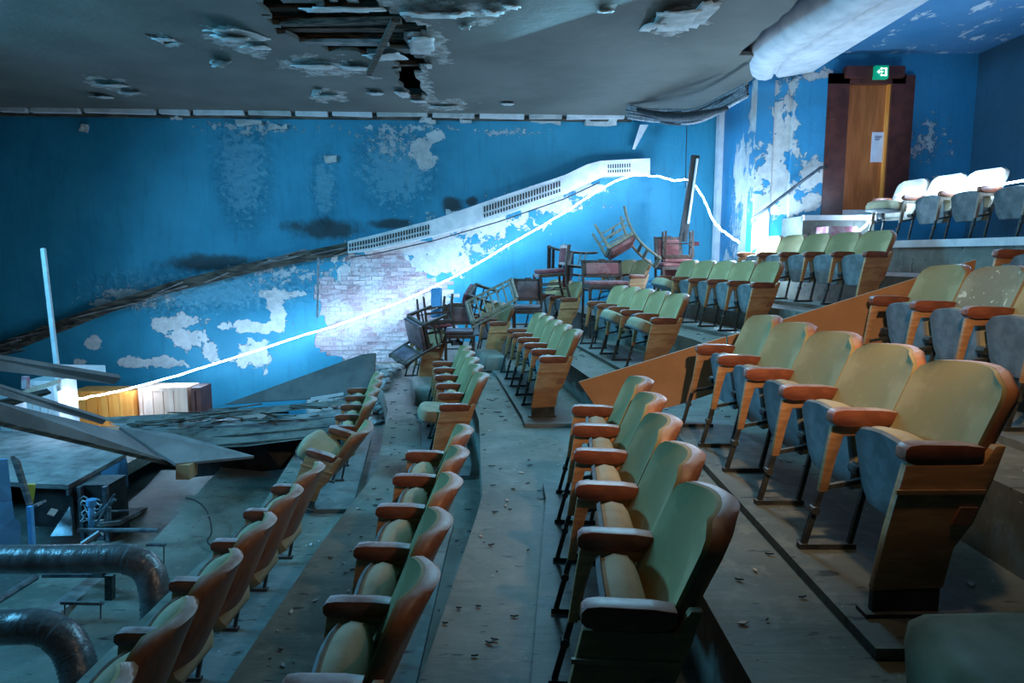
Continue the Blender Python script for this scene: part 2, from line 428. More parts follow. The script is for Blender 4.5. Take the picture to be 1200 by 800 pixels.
struct('floor', MB().box(-11, -5.3, 9.0, 10.7, -3.0, -2.83), M['floor'])
pf = MB().box(-16, 7, -1.5, 14, -3.75, -3.55)
struct('floor', pf, M['plinth'])
tr = MB()
for i in range(10):
    a, b = 3.8 + i * .67, 3.8 + (i + 1) * .67
    tr.hexa([(X('G', a) - .60, a, .10), (X('G', a) - .52, a, .10), (X('G', b) - .52, b, .10), (X('G', b) - .60, b, .10), (X('G', a) - .60, a, .18), (X('G', a) - .52, a, .18), (X('G', b) - .52, b, .18), (X('G', b) - .60, b, .18)])
struct('trim_1', tr, M['white'])
tr = MB()
for i in range(6):
    a, b = 6.4 + i * .6, 6.4 + (i + 1) * .6
    tr.hexa([(X('G', a) - .70, a, -.23), (X('G', a) - .56, a, -.23), (X('G', b) - .56, b, -.23), (X('G', b) - .70, b, -.23), (X('G', a) - .66, a, -.19), (X('G', a) - .56, a, -.19), (X('G', b) - .56, b, -.19), (X('G', b) - .66, b, -.19)])
struct('trim_2', tr, M['white'])
# low plinths the seats are bolted to, one per block and row
PL = []
def plinth(row, y0, y1):
    tier(lambda y: X(row, y) - .17, lambda y: X(row, y) + .30, FZ[row], .045, y0, y1, M['plinth'], .3)
for r, y0, y1 in (('A', .6, 5.0), ('B', .6, 4.85), ('C', .6, 4.65), ('D', 2.02, 5.05), ('E', 2.3, 5.15), ('F', 3.2, 5.45),
                  ('A', 6.2, 9.0), ('B', 5.95, 8.95), ('C', 6.35, 9.4), ('D', 6.75, 9.75), ('E', 7.3, 10.3), ('F', 6.9, 9.9)):
    plinth(r, y0, y1)

# ------------------------------------------------------------------ walls and ceiling
W0 = Vector((-12.0, 12.35, 0)); W1 = Vector((3.92, 13.2, 0))          # foot line of the long blue wall
WD = (W1 - W0).normalized(); WN = Vector((WD.y, -WD.x, 0))             # along, and towards the seats
if WN.y > 0: WN = -WN
def onwall(px, py, off=0):
    r = ray(px, py); o = W0 + WN * off
    t = WN.dot(o) / WN.dot(r)
    p = r * t
    return p, (p - W0).dot(WD), p.z
def uz(px, py):
    _, u, z = onwall(px, py); return u, z
def wb(px, py, rx, ry):
    u, z = uz(px, py); k = 12.9 / 800
    return (u, z, rx * k, ry * k)
peel = [wb(222, 395, 26, 22), wb(205, 378, 45, 12), wb(175, 425, 50, 9), wb(245, 412, 14, 14), wb(300, 382, 55, 10), wb(322, 360, 14, 26), wb(295, 415, 26, 24), wb(330, 345, 36, 7),
        wb(470, 290, 75, 14), wb(560, 262, 80, 20), wb(520, 300, 40, 36), wb(640, 240, 50, 14), wb(690, 222, 30, 9), wb(148, 345, 30, 9), wb(110, 402, 12, 9), wb(495, 180, 18, 22), wb(510, 160, 18, 10), wb(445, 330, 75, 60), wb(130, 355, 40, 6), wb(92, 425, 10, 8)]
peel2 = [wb(300, 150, 90, 16), wb(460, 165, 55, 32), wb(590, 155, 70, 8), wb(160, 350, 90, 20), wb(330, 320, 90, 22), wb(470, 150, 100, 9), wb(640, 235, 90, 24), wb(560, 290, 60, 20)]
blister = [wb(285, 200, 46, 95), wb(465, 200, 70, 70), wb(240, 340, 170, 40), wb(380, 220, 22, 60)]
M['bluewall'] = peel_mat('peeling_blue_wall', (.015, .235, .37), (.035, .32, .48), (.48, .51, .52), (.66, .68, .68), peel, peel2, 1.5, blister, stain=[wb(530, 240, 16, 14), wb(553, 236, 10, 8), wb(380, 268, 60, 16), wb(250, 308, 70, 14), wb(460, 262, 40, 8), wb(800, 130, 40, 20)])
WL = (W1 - W0).length
# the blue wall is a sheet of plaster with an opening where the bricks show
bu0, bz0 = uz(452, 372); bq = 12.9 / 800
def in_brick(u, z):
    du = (u - bu0) / (78 * bq); dz = (z - bz0) / (78 * bq)
    n = noise.noise(Vector((u * 1.6, z * 1.6, 3))) * .55 + noise.noise(Vector((u * 5, z * 5, 9))) * .22
    top = z < bz0 + 80 * bq
    return du * du + dz * dz * .9 + n < .95
mb = MB(); bm = mb.bm; st = .1
nu, nz = int(WL / st), int(6.45 / st); vs = {}
def wv(i, j):
    if (i, j) not in vs:
        vs[i, j] = bm.verts.new((i * st, 0, -3.6 + j * st))
    return vs[i, j]
for i in range(nu + 1):
    for j in range(nz):
        if in_brick((i + .5) * st, -3.6 + (j + .5) * st): continue
        bm.faces.new([wv(i, j), wv(i + 1, j), wv(i + 1, j + 1), wv(i, j + 1)])
for v in bm.verts:                       # slow waviness of the old plaster
    v.co.y = noise.noise(Vector((v.co.x * .8, v.co.z * .8, 0))) * .03
    if not v.is_boundary or 1:
        if v.is_boundary: v.co.x += noise.noise(v.co * 4) * .06; v.co.z += noise.noise(v.co * 4 + Vector((7, 7, 7))) * .06
r = bmesh.ops.extrude_face_region(bm, geom=bm.faces[:])
for g in r['geom']:
    if isinstance(g, bmesh.types.BMVert): g.co.y += .07
bmesh.ops.recalc_face_normals(bm, faces=bm.faces[:])
wall = mb.build('wall_back', M['bluewall'])
wall['kind'] = 'structure'
ang = math.atan2(WD.y, WD.x)
wall.location = (W0.x, W0.y, EYE); wall.rotation_euler = (0, 0, ang)
mm = MB().box(bu0 - 3.2, bu0 + 3.0, .030, .16, bz0 - 2.6, bz0 + 2.4)
mm.build('mortar_bed', M['mortar'], wall)
bw, bh = .235, .082
bmeshes = []
for k in range(6):
    b_ = MB().box(-bw / 2 + .008, bw / 2 - .008, -.03, .03, -bh / 2 + .005, bh / 2 - .005)
    for v in b_.bm.verts: v.co += Vector((random.uniform(-.006, .006), random.uniform(-.012, .012), random.uniform(-.006, .006)))
    bmeshes.append(b_.mesh('brick', M['brick']))
cnt = 0
cands = []
for j in range(-26, 27):
    for i in range(-12, 13):
        u = bu0 + i * bw + (bw / 2 if j % 2 else 0); z = bz0 + j * bh
        d = ((u - bu0) / (78 * bq)) ** 2 + ((z - bz0) / (78 * bq)) ** 2 * .9
        if in_brick(u, z) or in_brick(u + .12, z) or in_brick(u - .12, z): cands.append((d, u, z))
cands.sort()
for d, u, z in cands[:298]:
    o = bpy.data.objects.new('brick', bmeshes[random.randrange(6)]); C.objects.link(o)
    o.parent = wall; o.location = (u, .045 + random.uniform(-.008, .008), z)
rest = MB()
for d, u, z in cands[298:]:
    rest.box(u - bw / 2 + .01, u + bw / 2 - .01, .02, .07, z - bh / 2 + .006, z + bh / 2 - .006)
if len(cands) > 298:
    o = rest.build('outer_bricks', M['brick'], wall); o['kind'] = 'stuff'
# side face of the recess, door wall and right wall
P1 = (3.92, 13.2); P2 = (3.64, 10.5)
M['sidewall'] = peel_mat('peeling_blue_side_wall', (.022, .22, .42), (.04, .28, .50), (.42, .45, .46), (.60, .62, .62),
                         [(1.0, .9, .6, 1.5), (.4, 1.4, .6, .7), (.9, -.3, .6, .8), (-.4, -.2, .5, .4)], [(.3, .3, 1.2, 2)], 1.4, nscale=2.4)
sw = MB().box(-1.36, 1.36, 0, .25, -3.6, 3.0)
o = sw.build('wall_recess', M['sidewall']); o['kind'] = 'structure'
o.location = ((P1[0] + P2[0]) / 2, (P1[1] + P2[1]) / 2, EYE)
o.rotation_euler = (0, 0, math.atan2(P1[1] - P2[1], P1[0] - P2[0]) - PI)
pc = MB().box(3.80, 3.92, 12.9, 13.1, -1.2, 2.9)
struct('trim_3', pc, M['white'])
# door wall at Y 10.5
def dw(px, py, Y=10.5):
    p = at(px, py, Y); return (p.x, p.z)
def db(px, py, rx, ry):
    x, z = dw(px, py); k = 10.5 / 800; return (x, z, rx * k, ry * k)
dpeel = [db(888, 125, 16, 40), db(924, 135, 9, 50), db(893, 200, 12, 40), db(950, 235, 22, 20), db(905, 170, 26, 75), db(895, 105, 22, 20), db(915, 215, 22, 30), db(948, 210, 18, 30), db(960, 90, 30, 6), db(928, 105, 8, 20), db(885, 215, 12, 20), db(925, 245, 40, 12), db(860, 160, 14, 18), db(945, 235, 14, 16)]
dpeel2 = [db(900, 140, 40, 60), db(1085, 165, 40, 40), db(945, 90, 30, 12), db(905, 235, 50, 30), db(1120, 215, 60, 20)]
M['doorwall'] = peel_mat('peeling_door_wall', (.022, .23, .42), (.035, .29, .52), (.50, .51, .50), (.68, .68, .66), dpeel, dpeel2, 2.1, None, 4.2)
dl, dt = dw(968, 90); dr, dbm = dw(1056, 258)
dwm = MB()
dwm.box(3.64, dl, 10.5, 10.75, -3.6, 3.1); dwm.box(dr, 7.1, 10.5, 10.75, -3.6, 3.1); dwm.box(dl, dr, 10.5, 10.75, dt, 3.1); dwm.box(dl, dr, 10.5, 10.75, -3.6, dbm)
struct('wall_right', dwm, M['doorwall'])
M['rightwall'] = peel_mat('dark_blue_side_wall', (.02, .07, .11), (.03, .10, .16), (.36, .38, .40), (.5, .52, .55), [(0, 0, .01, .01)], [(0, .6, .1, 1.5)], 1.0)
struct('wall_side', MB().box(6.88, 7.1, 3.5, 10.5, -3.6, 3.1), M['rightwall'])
struct('trim_4', MB().box(dw(934, 0)[0], dw(934, 0)[0] + .55, 10.42, 10.5, .56, 2.95), M['doorwall'])

# grey balcony soffit with the broken hole
CZ = 2.65
def onc(px, py): return atz(px, py, CZ)
def soffit_mat():
    m, nt, b = nt_new('grey_soffit_paint')
    v = coord(nt); BL = []
    for (px, py, rx, ry) in ((275, 45, 36, 26), (380, 78, 60, 18), (500, 40, 30, 40), (450, 6, 130, 14), (560, 12, 50, 18), (490, 95, 22, 30), (135, 98, 30, 14), (800, 20, 40, 30), (712, 10, 16, 8), (380, 108, 30, 10), (520, 118, 40, 8), (190, 46, 16, 10)):
        p = onc(px, py); a = onc(px + rx, py); t = onc(px, py - ry); q = onc(px, py + ry)
        BL.append((p.x, (t.y + q.y) / 2, abs(a.x - p.x), abs(t.y - q.y) / 2 + .02))
    n = noi(nt, v, 2.6, 9, .68, .3)
    f = mth(nt, 'ADD', mth(nt, 'MAXIMUM', blobs_xy(nt, v, BL), -1.2), mth(nt, 'MULTIPLY', mth(nt, 'SUBTRACT', n, .5), 3.2))
    k = smooth(nt, f, .30, .36)
    n2 = noi(nt, v, .7, 6, .6); n3 = noi(nt, v, 8, 6, .7)
    col = mix(nt, smooth(nt, n2, .3, .7), (.095, .10, .085), (.145, .15, .13))
    col = mix(nt, k, col, mix(nt, smooth(nt, n3, .4, .6), (.20, .19, .16), (.40, .41, .39)))
    L(nt, col, b.inputs['Base Color']); b.inputs['Roughness'].default_value = .75
    bump(nt, b, mth(nt, 'SUBTRACT', mth(nt, 'MULTIPLY', noi(nt, v, 3.5, 7, .6), .5), mth(nt, 'MULTIPLY', k, .7)), .7, .04)
    return m
M['grey'] = soffit_mat()
mb = MB(); bm = mb.bm; st = .1; vs = {}
holes = []
def hole(px, py, rx, ry):
    p = onc(px, py); a = onc(px + rx, py); b = onc(px, py - ry) if py - ry > -250 else p; c_ = onc(px, py + ry)
    holes.append((p.x, (b.y + c_.y) / 2, abs(a.x - p.x), abs(b.y - c_.y) / 2 + .02))
hole(400, 30, 88, 30); hole(350, 20, 40, 20); hole(452, 30, 34, 28); hole(480, 92, 14, 22); hole(478, 72, 18, 12); hole(190, 46, 10, 5)
def inhole(x, y):
    n = noise.noise(Vector((x * 2.2, y * 2.2, 1))) * .6 + noise.noise(Vector((x * 7, y * 7, 5))) * .35
    return any(((x - a) / ra) ** 2 + ((y - b) / rb) ** 2 + n < .9 for a, b, ra, rb in holes)
CX0, CX1, CY0, CY1 = -12.5, 3.60, -1.2, 13.25
ni, nj = int((CX1 - CX0) / st), int((CY1 - CY0) / st)
def cvx(i, j):
    if (i, j) not in vs: vs[i, j] = bm.verts.new((CX0 + i * st, CY0 + j * st, CZ))
    return vs[i, j]
for i in range(ni):
    for j in range(nj):
        x, y = CX0 + (i + .5) * st, CY0 + (j + .5) * st
        if x > (3.0 if y < 9.5 else 3.6) + .05 * noise.noise(Vector((y * 3, 0, 0))): continue
        if 5 < y and inhole(x, y): continue
        bm.faces.new([cvx(i, j), cvx(i, j + 1), cvx(i + 1, j + 1), cvx(i + 1, j)])
for v in bm.verts:
    if v.is_boundary and CX0 + .3 < v.co.x < CX1 - .2 and v.co.y < 13:
        v.co.x += noise.noise(v.co * 3) * .09; v.co.y += noise.noise(v.co * 3 + Vector((5, 5, 5))) * .09
    if v.co.y > 8.5: v.co.z -= .10 * ((v.co.y - 8.5) / 4.5) ** 2
r = bmesh.ops.extrude_face_region(bm, geom=bm.faces[:])
for g in r['geom']:
    if isinstance(g, bmesh.types.BMVert): g.co.z += .05
bmesh.ops.recalc_face_normals(bm, faces=bm.faces[:])
ceil = struct('ceiling', mb, M['grey'])
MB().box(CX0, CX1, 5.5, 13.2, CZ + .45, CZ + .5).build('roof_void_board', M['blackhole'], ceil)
for k in range(7):
    y = 7.1 + k * .52
    MB().box(-4.2, -.6, y, y + .11 + .04 * (k % 2), CZ + .08 + .03 * (k % 3), CZ + .22 + .05 * (k % 2)).build('joist', M['joist'], ceil)
for k in range(5):
    x = -3.4 + k * .52
    MB().box(x, x + .3, 6.9, 9.4, CZ + .24, CZ + .27).build('ceiling_board', M['joist'], ceil)
MB().bar(onc(462, 20) + Vector((0, 0, -.03)), onc(432, 76) + Vector((0, 0, -.12)), .07, .05).build('hanging_lath', M['joist'], ceil)
MB().bar(onc(330, 30) + Vector((0, 0, .03)), onc(470, 26) + Vector((0, 0, .02)), .10, .06).build('hanging_lath', M['joist'], ceil)
MB().bar(onc(320, 52) + Vector((0, 0, .03)), onc(455, 50) + Vector((0, 0, .0)), .16, .04).build('hanging_lath', M['plank'], ceil)


def flake(px, py, w, h, drop=.15, rot=0, mt=None, par=None, name='plaster_flake', ragged=.18):
    """a curled sheet of plaster hanging from the ceiling"""
    p = onc(px, py); k = p.y / 800; W, H = w * k, h * k * 2.2
    n = 6; mb = MB(); rs = random.Random(int(px * 13 + py)); g = []
    for i in range(n + 1):
        row = []
        for j in range(n + 1):
            u, v = i / n - .5, j / n
            x = u * W * (1 + ragged * rs.uniform(-.5, .5)); y = -v * H * (1 + ragged * rs.uniform(-.3, .3))
            z = -drop * .55 * v ** 2 - .02 + rs.uniform(-.006, .006)
            row.append(mb.bm.verts.new((x, y, z)))
        g.append(row)
    for i in range(n):
        for j in range(n):
            if (i in (0, n - 1)) and (j in (0, n - 1)) and rs.random() < .6: continue
            mb.bm.faces.new([g[i][j], g[i][j + 1], g[i + 1][j + 1], g[i + 1][j]])
    r = bmesh.ops.extrude_face_region(mb.bm, geom=mb.bm.faces[:])
    for q in r['geom']:
        if isinstance(q, bmesh.types.BMVert): q.co.z += .012
    bmesh.ops.recalc_face_normals(mb.bm, faces=mb.bm.faces[:])
    o = mb.build(name, mt or M['flake'], par or ceil, 'all')
    dz = .10 * max(0, (p.y - 8.5) / 4.5) ** 2
    o.location = (p.x, p.y + H / 2, CZ - dz); o.rotation_euler = (0, 0, rot)
    return o
for a in ((262, 38, 40, 26, .25, .3), (290, 34, 30, 34, .2, -.3), (255, 66, 20, 16, .3, .2), (300, 50, 20, 20, .2, 0), (368, 74, 46, 16, .12, 0), (415, 76, 30, 14, .1, .1),
          (455, 62, 40, 20, .12, -.2), (490, 50, 28, 36, .1, .1), (500, 70, 8, 26, .3, 0), (400, 8, 90, 10, .06, 0), (500, 12, 60, 18, .15, .1), (540, 10, 30, 20, .2, -.2),
          (575, 8, 26, 22, .2, .1), (545, 26, 12, 12, .2, 0), (600, 4, 20, 12, .1, 0), (710, 10, 18, 8, .08, 0), (762, 25, 16, 26, .2, .1), (795, 18, 44, 44, .18, -.1), (822, 14, 24, 44, .1, 0),
          (130, 95, 30, 14, .12, 0), (148, 102, 20, 10, .15, .3), (120, 108, 16, 12, .1, 0), (380, 106, 30, 8, .12, 0), (372, 100, 10, 6, .2, 0), (490, 112, 16, 14, .12, 0), (472, 105, 14, 20, .1, 0),
          (192, 44, 20, 8, .05, 0), (520, 118, 30, 6, .08, 0), (595, 116, 14, 8, .05, 0), (440, 104, 16, 12, .1, 0)):
    flake(*a)
# small blue ceiling behind, soffit beam, and its step
M['bluceil'] = peel_mat('peeling_blue_ceiling', (.02, .17, .33), (.04, .22, .40), (.42, .48, .54), (.60, .66, .70), [(0, 0, .01, .01)], [(0, 0, .01, .01)], .1)
def ceil_mat():
    m, nt, b = nt_new('peeling_blue_upper_ceiling')
    v = coord(nt)
    n = noi(nt, coord(nt, (1, .6, 1)), 4, 9, .72, .2); n2 = noi(nt, v, .45, 3, .5)
    f = mth(nt, 'ADD', n, mth(nt, 'MULTIPLY', mth(nt, 'SUBTRACT', n2, .5), .35))
    k = smooth(nt, f, .57, .60)
    col = mix(nt, k, mix(nt, smooth(nt, n2, .35, .6), (.03, .17, .34), (.07, .22, .40)), (.5, .56, .62))
    L(nt, col, b.inputs['Base Color']); b.inputs['Roughness'].default_value = .7
    bump(nt, b, mth(nt, 'SUBTRACT', noi(nt, v, 6, 6), k), .5, .03)
    return m
M['bluceil2'] = ceil_mat()
struct('ceiling', MB().box(3.0, 7.1, 3.2, 10.75, 2.96, 3.05), M['bluceil2'])
struct('ceiling', MB().box(2.9, 4.3, 3.2, 13.4, 3.0, 3.1), M['bluceil2'])
# beam profile (x, z) swept along Y with a slight curve: bullnose, groove, flat soffit, step
prof = [(3.60, 3.0), (3.46, 2.98), (3.36, 2.91), (3.31, 2.80), (3.32, 2.69), (3.38, 2.60), (3.48, 2.55), (3.60, 2.54), (3.70, 2.57), (3.73, 2.63), (3.76, 2.63), (3.77, 2.60), (3.82, 2.58), (4.36, 2.66), (4.40, 2.68), (4.41, 2.80), (4.44, 2.80), (4.45, 2.76), (4.56, 2.79), (4.60, 2.96)]
mb = MB(); rings = []
for i in range(25):
    y = 4.0 + i * .265
    KX = [(4, .30), (7.5, .07), (8.45, -.09), (9.4, -.15), (9.9, -.06), (10.4, .15)]
    dx = next(a[1] + (b[1] - a[1]) * (y - a[0]) / (b[0] - a[0]) for a, b in zip(KX, KX[1:]) if y <= b[0] + 1e-6)
    rings.append([mb.bm.verts.new((px_ + dx * max(0, (4.45 - px_) / 1.1), y, pz_)) for px_, pz_ in prof])
for a, b in zip(rings, rings[1:]):
    for k in range(len(prof) - 1): mb.bm.faces.new([a[k], a[k + 1], b[k + 1], b[k]])
mb.bm.faces.new(rings[0]); mb.bm.faces.new(rings[-1][::-1])
bmesh.ops.recalc_face_normals(mb.bm, faces=mb.bm.faces[:])
struct('trim_5', mb, M['beam'], smooth=50)
# ------------------------------------------------------------------ broken white trunking along the top of the wall
trunk = empty('cable_trunking', (0, 0, 0), label='broken white cable trunking running along the top of the blue wall', cat='trunking')
def ontop(px, py, off=.06):
    p, _, _ = onwall(px, py, off); return p
xs = [0, 36, 98, 186, 226, 290, 345, 388, 440, 505, 560, 618, 662, 735]
rs = random.Random(3)
for a, b in zip(xs, xs[1:]):
    ya, yb = 127 + a * .012, 127 + b * .012
    w = b - a
    p, q = ontop(a + 2, ya + rs.uniform(0, 1.5), .12), ontop(b - 4, yb + rs.uniform(-.5, 2), .12)
    MB().bar(p, q, .13, .11).build('trunking_section', M['white'] if rs.random() < .75 else M['flake'], trunk)
MB().bar(ontop(0, 134, .05), ontop(740, 141, .05), .07, .06).build('lower_rail', M['darkplank'], trunk)
MB().bar(ontop(0, 123, .16), ontop(860, 131, .16), .05, .05).build('upper_rail', M['darkplank'], trunk)
for k, (px, py, w) in enumerate(((203, 136, 14), (290, 143, 30), (325, 148, 20), (475, 128, 12), (500, 140, 16), (545, 139, 12), (640, 140, 34), (705, 142, 36), (95, 148, 8), (386, 185, 12))):
    p = ontop(px, py, .14)
    mb = MB(); mb.box(-w * .008, w * .008, -.03, .03, -.05, .05)
    bmesh.ops.subdivide_edges(mb.bm, edges=mb.bm.edges[:], cuts=2, use_grid_fill=True)
    for v in mb.bm.verts: v.co += noise.noise_vector(v.co * 9 + Vector((k, 0, 0))) * .05
    o = mb.build('plaster_lump', M['flake'], wall); o.location = Vector(((p - W0).dot(WD), -.05, p.z))

# cables sagging at the end of the soffit
rs = random.Random(5)
cab = empty('cable_bundle', (0, 0, 0), label='bundle of sagging black and grey cables below the soffit corner', cat='cables')
for k in range(13):
    pts = []
    for i in range(15):
        t = i / 14
        px = 735 + t * 140 + rs.uniform(-2, 2); sag = math.sin(t * PI) * rs.uniform(3, 12)
        py = 131 - 28 * max(0, t - .55) / .45 * .9 + sag + (k - 6) * 1.1
        pts.append(at(px, py, 12.3 - 2.3 * t * t - .2))
    for _ in range(2): pts = [pts[0]] + [(pts[i - 1] + pts[i] * 2 + pts[i + 1]) / 4 for i in range(1, len(pts) - 1)] + [pts[-1]]
    MB().tube(pts, .022 if k % 3 else .03, 6).build('cable', M['greycable'] if k % 3 == 0 else M['cable'], cab, 'all')
MB().tube([at(740 + t * 8, 127 + 10 * math.sin(t / 14 * PI), 12.2 - t * .14) for t in range(15)], .05, 6, rads=[.03 + .05 * math.sin(i / 14 * PI) for i in range(15)]).build('cable_sheath', M['cable'], cab, 'all')

# ------------------------------------------------------------------ ledge arc and vent casing on the blue wall
def wallstrip(name, top, bot, proud, m, par=None, taper=None):
    """band following two pixel polylines on the wall, standing 'proud' of it"""
    mb = MB(); bm = mb.bm; secs = []
    for (a, b) in zip(top, bot):
        pa, pb = onwall(*a)[0], onwall(*b)[0]
        f = WN * proud
        secs.append([bm.verts.new(q) for q in (pa, pa * 1 + f, pb + f, pb)])
    fs = []
    for s0, s1 in zip(secs, secs[1:]):
        for k in range(4): fs.append(bm.faces.new([s0[k], s0[(k + 1) % 4], s1[(k + 1) % 4], s1[k]]))
    fs += [bm.faces.new(secs[0]), bm.faces.new(secs[-1][::-1])]
    bmesh.ops.recalc_face_normals(bm, faces=fs)
    return mb
top = [(-60, 425), (0, 402), (60, 380), (130, 354), (200, 331), (260, 316), (320, 302), (380, 290), (420, 282)]
bot = [(-60, 442), (0, 418), (60, 394), (130, 366), (200, 343), (260, 328), (320, 314), (380, 303), (420, 296)]
ledge = thing('wall_ledge', wallstrip('wall_ledge', top, bot, .14, None), M['darkplank'], 'dark stripped timber ledge curving up the blue wall at left', 'ledge')
# splintered battens left on the ledge
rs = random.Random(11)
for i in range(26):
    t = rs.uniform(0, len(top) - 1.6); k = int(t); f = t - k
    x = top[k][0] + (top[k + 1][0] - top[k][0]) * f; y0 = top[k][1] + (top[k + 1][1] - top[k][1]) * f
    dy = rs.uniform(-1, 13)
    p = onwall(x, y0 + dy, .16)[0]; q = onwall(x + rs.uniform(25, 60), y0 + dy - rs.uniform(9, 18), .17)[0]
    o = MB().bar(p, q, .03, .025).build('batten', M['plank'] if i % 3 else M['darkplank'], ledge)
    o.matrix_parent_inverse = Matrix.Translation(ledge.location * -1) @ Matrix.Translation((0, 0, EYE))
ct = [(411, 283), (440, 276), (510, 258), (585, 232), (660, 207), (685, 195), (700, 191), (757, 188)]
cb = [(411, 297), (440, 293), (510, 277), (585, 255), (660, 229), (688, 216), (703, 209), (757, 207)]
PR = .30
cas = empty('vent_casing', (0, 0, 0), label='long white sloping vent casing with black grilles on the blue wall', cat='vent casing')
wallstrip('casing_body', ct, cb, PR, None).build('casing_body', M['white'], cas)
def slots(x0, x1, ta, tb, n):
    for i in range(n):
        x = x0 + (x1 - x0) * (i + .5) / n
        def yy(l):
            for (a, ya), (b, yb) in zip(l, l[1:]):
                if a <= x <= b: return ya + (yb - ya) * (x - a) / (b - a)
        y0, y1 = yy(ct), yy(cb); h = y1 - y0
        # casing front is PR proud of the wall: find the pixel rows on that plane
        a = onwall(x, y0)[0] + WN * (PR + .004); b = onwall(x, y1)[0] + WN * (PR + .004)
        p = a + (b - a) * ta; q = a + (b - a) * tb
        MB().bar(p, q, (x1 - x0) / n * .5 * bq, .012, up=tuple(WN)).build('vent_slot', M['black'], cas)
slots(412, 505, .22, .52, 30); slots(412, 505, .62, .82, 30)
slots(566, 655, .22, .52, 28); slots(566, 655, .62, .80, 28)
slots(708, 735, .25, .5, 10); slots(708, 735, .6, .78, 10)
MB().tube([onwall(*p, PR * .5)[0] + Vector((0, 0, -.07)) for p in cb[:-1]], .012, 5).build('edge_wire', M['cable'], cas)
# ------------------------------------------------------------------ glowing LED rope
rp = [(76, 471, 8.9), (100, 466, 9.9), (130, 460, 10.8), (160, 453, 11.1), (230, 433, 11.7), (330, 401, 12.2), (440, 365, 12.45), (530, 325, 12.5), (610, 279, 12.5), (660, 250, 12.5), (700, 224, 12.5), (735, 207, 12.45), (765, 206, 12.3),
      (790, 211, 12.2), (806, 211, 12.0), (818, 222, 11.7), (828, 240, 11.4), (834, 255, 11.1), (842, 266, 10.8), (852, 274, 10.5), (866, 284, 10.2)]
def spline(pts, n):
    out = []
    P = [Vector(p) for p in pts]; P = [P[0]] + P + [P[-1]]
    for i in range(1, len(P) - 2):
        for k in range(n):
            t = k / n; a, b, c, d = P[i - 1], P[i], P[i + 1], P[i + 2]
            out.append(.5 * ((2 * b) + (c - a) * t + (2 * a - 5 * b + 4 * c - d) * t * t + (3 * b - a - 3 * c + d) * t ** 3))
    return out + [P[-2]]
rope = empty('led_rope', (0, 0, 0), label='glowing blue-white rope light strung diagonally across the blue wall', cat='rope light')
pts = spline([at(*p) for p in rp], 4)
for i, p in enumerate(pts): p.z += noise.noise(Vector((i * .7, 0, 0))) * .02
MB().tube(pts, .012, 6).build('rope_run', M['led'], rope, 'all')
coil = []
for i in range(40):
    t = i / 39; a = t * 4 * 2 * PI
    coil.append(at(884, 306, 10.0) + Vector((math.cos(a) * .12, -.05 + .03 * math.sin(a * .7), math.sin(a) * .06)))
MB().tube(coil, .012, 6).build('rope_coil', M['led'], rope, 'all')
rope2 = empty('led_rope', (0, 0, 0), label='glowing blue-white rope light lying along the top row of cream seats', cat='rope light')
rp2 = [(1001, 273, 9.35), (1010, 268, 9.3), (1016, 262, 9.35), (1024, 250, 9.6), (1035, 246, 9.5)]
MB().tube(spline([at(*p) for p in rp2], 4), .012, 6).build('rope_run', M['led'], rope2, 'all')
rp3 = [(X('G', y) + .235, y, FZ['G'] + .625 + .012 * math.sin(y * 7)) for y in (9.25, 8.9, 8.5, 8.1, 7.7, 7.3, 6.9, 6.5)]
MB().tube(spline(rp3, 4), .011, 6).build('rope_run', M['led'], rope2, 'all')

# ------------------------------------------------------------------ theatre seat meshes (local: x towards the rear, y along the row, z up)
SW = .52
def backfn(off, w, ztop, zbot, crown=0, bulge=0, curl=.02, lip=0):
    def f(u, v):
        hw = w / 2
        if v > .81: hw -= .085 * (1 - math.sqrt(max(0, 1 - ((v - .81) / .19) ** 2)))
        if v < .12: hw -= .03 * (1 - v / .12)
        s = 2 * u - 1
        z = zbot + (ztop - zbot) * v - .012 * s * s * v
        x = .195 + (z - .33) * .40 + off - .055 * s * s + curl * v ** 4 + .016 * math.sin(v * PI)
        b = bulge * (1 - s ** 4) * (1 - (2 * v - 1) ** 6)
        return (x - b, SW / 2 + s * hw, z)
    return f
pad_me = MB().solid(backfn(.0, .504, .832, .345, bulge=.012, curl=.026), backfn(.026, .500, .830, .345, curl=.026), 12, 14, .002).mesh('backrest', M['fabric'], 50)
shell_me = MB().solid(backfn(.016, .511, .833, .31, curl=.026), backfn(.062, .494, .820, .30, curl=.040), 12, 14, .009).mesh('back_shell', M['veneer'], 50)
def panfn(z, w, d0, d1, dome=0, edge=0):
    def f(u, v):                                   # v: 0 rear, 1 front
        s = 2 * u - 1; hw = w / 2 * (.95 + .05 * v)
        if v > .84: hw -= .05 * (1 - math.sqrt(max(0, 1 - ((v - .84) / .16) ** 2)))
        if v < .2: hw -= .04 * (1 - v / .2)
        x = d0 + (d1 - d0) * v + .022 * s * s * v
        return (x, SW / 2 + s * hw, z + dome * (1 - s ** 4) * (1 - (2 * v - 1) ** 6))
    return f
def pan_meshes(phi, cm, um, hx=.125, hz=.335):
    R = Matrix.Translation((hx, 0, hz)) @ Matrix.Rotation(phi, 4, 'Y')
    c = MB().solid(panfn(.014, .450, .11, -.225), panfn(.105, .440, .10, -.215, dome=.022), 8, 10, .014).xf(R).mesh('cushion', cm, 50)
    u = MB().solid(panfn(-.005, .44, .105, -.232), panfn(.012, .452, .115, -.238), 8, 8, .001).xf(R).mesh('pan_board', um, 50)
    return c, u
PAN = {'up': pan_meshes(math.radians(80), M['cushion'], M['under']), 'half': pan_meshes(math.radians(24), M['cushion'], M['under'], .05, .40), 'down': pan_meshes(math.radians(5), M['cushion'], M['under'], .02, .41),
       'up2': pan_meshes(math.radians(74), M['cushion'], M['under'])}
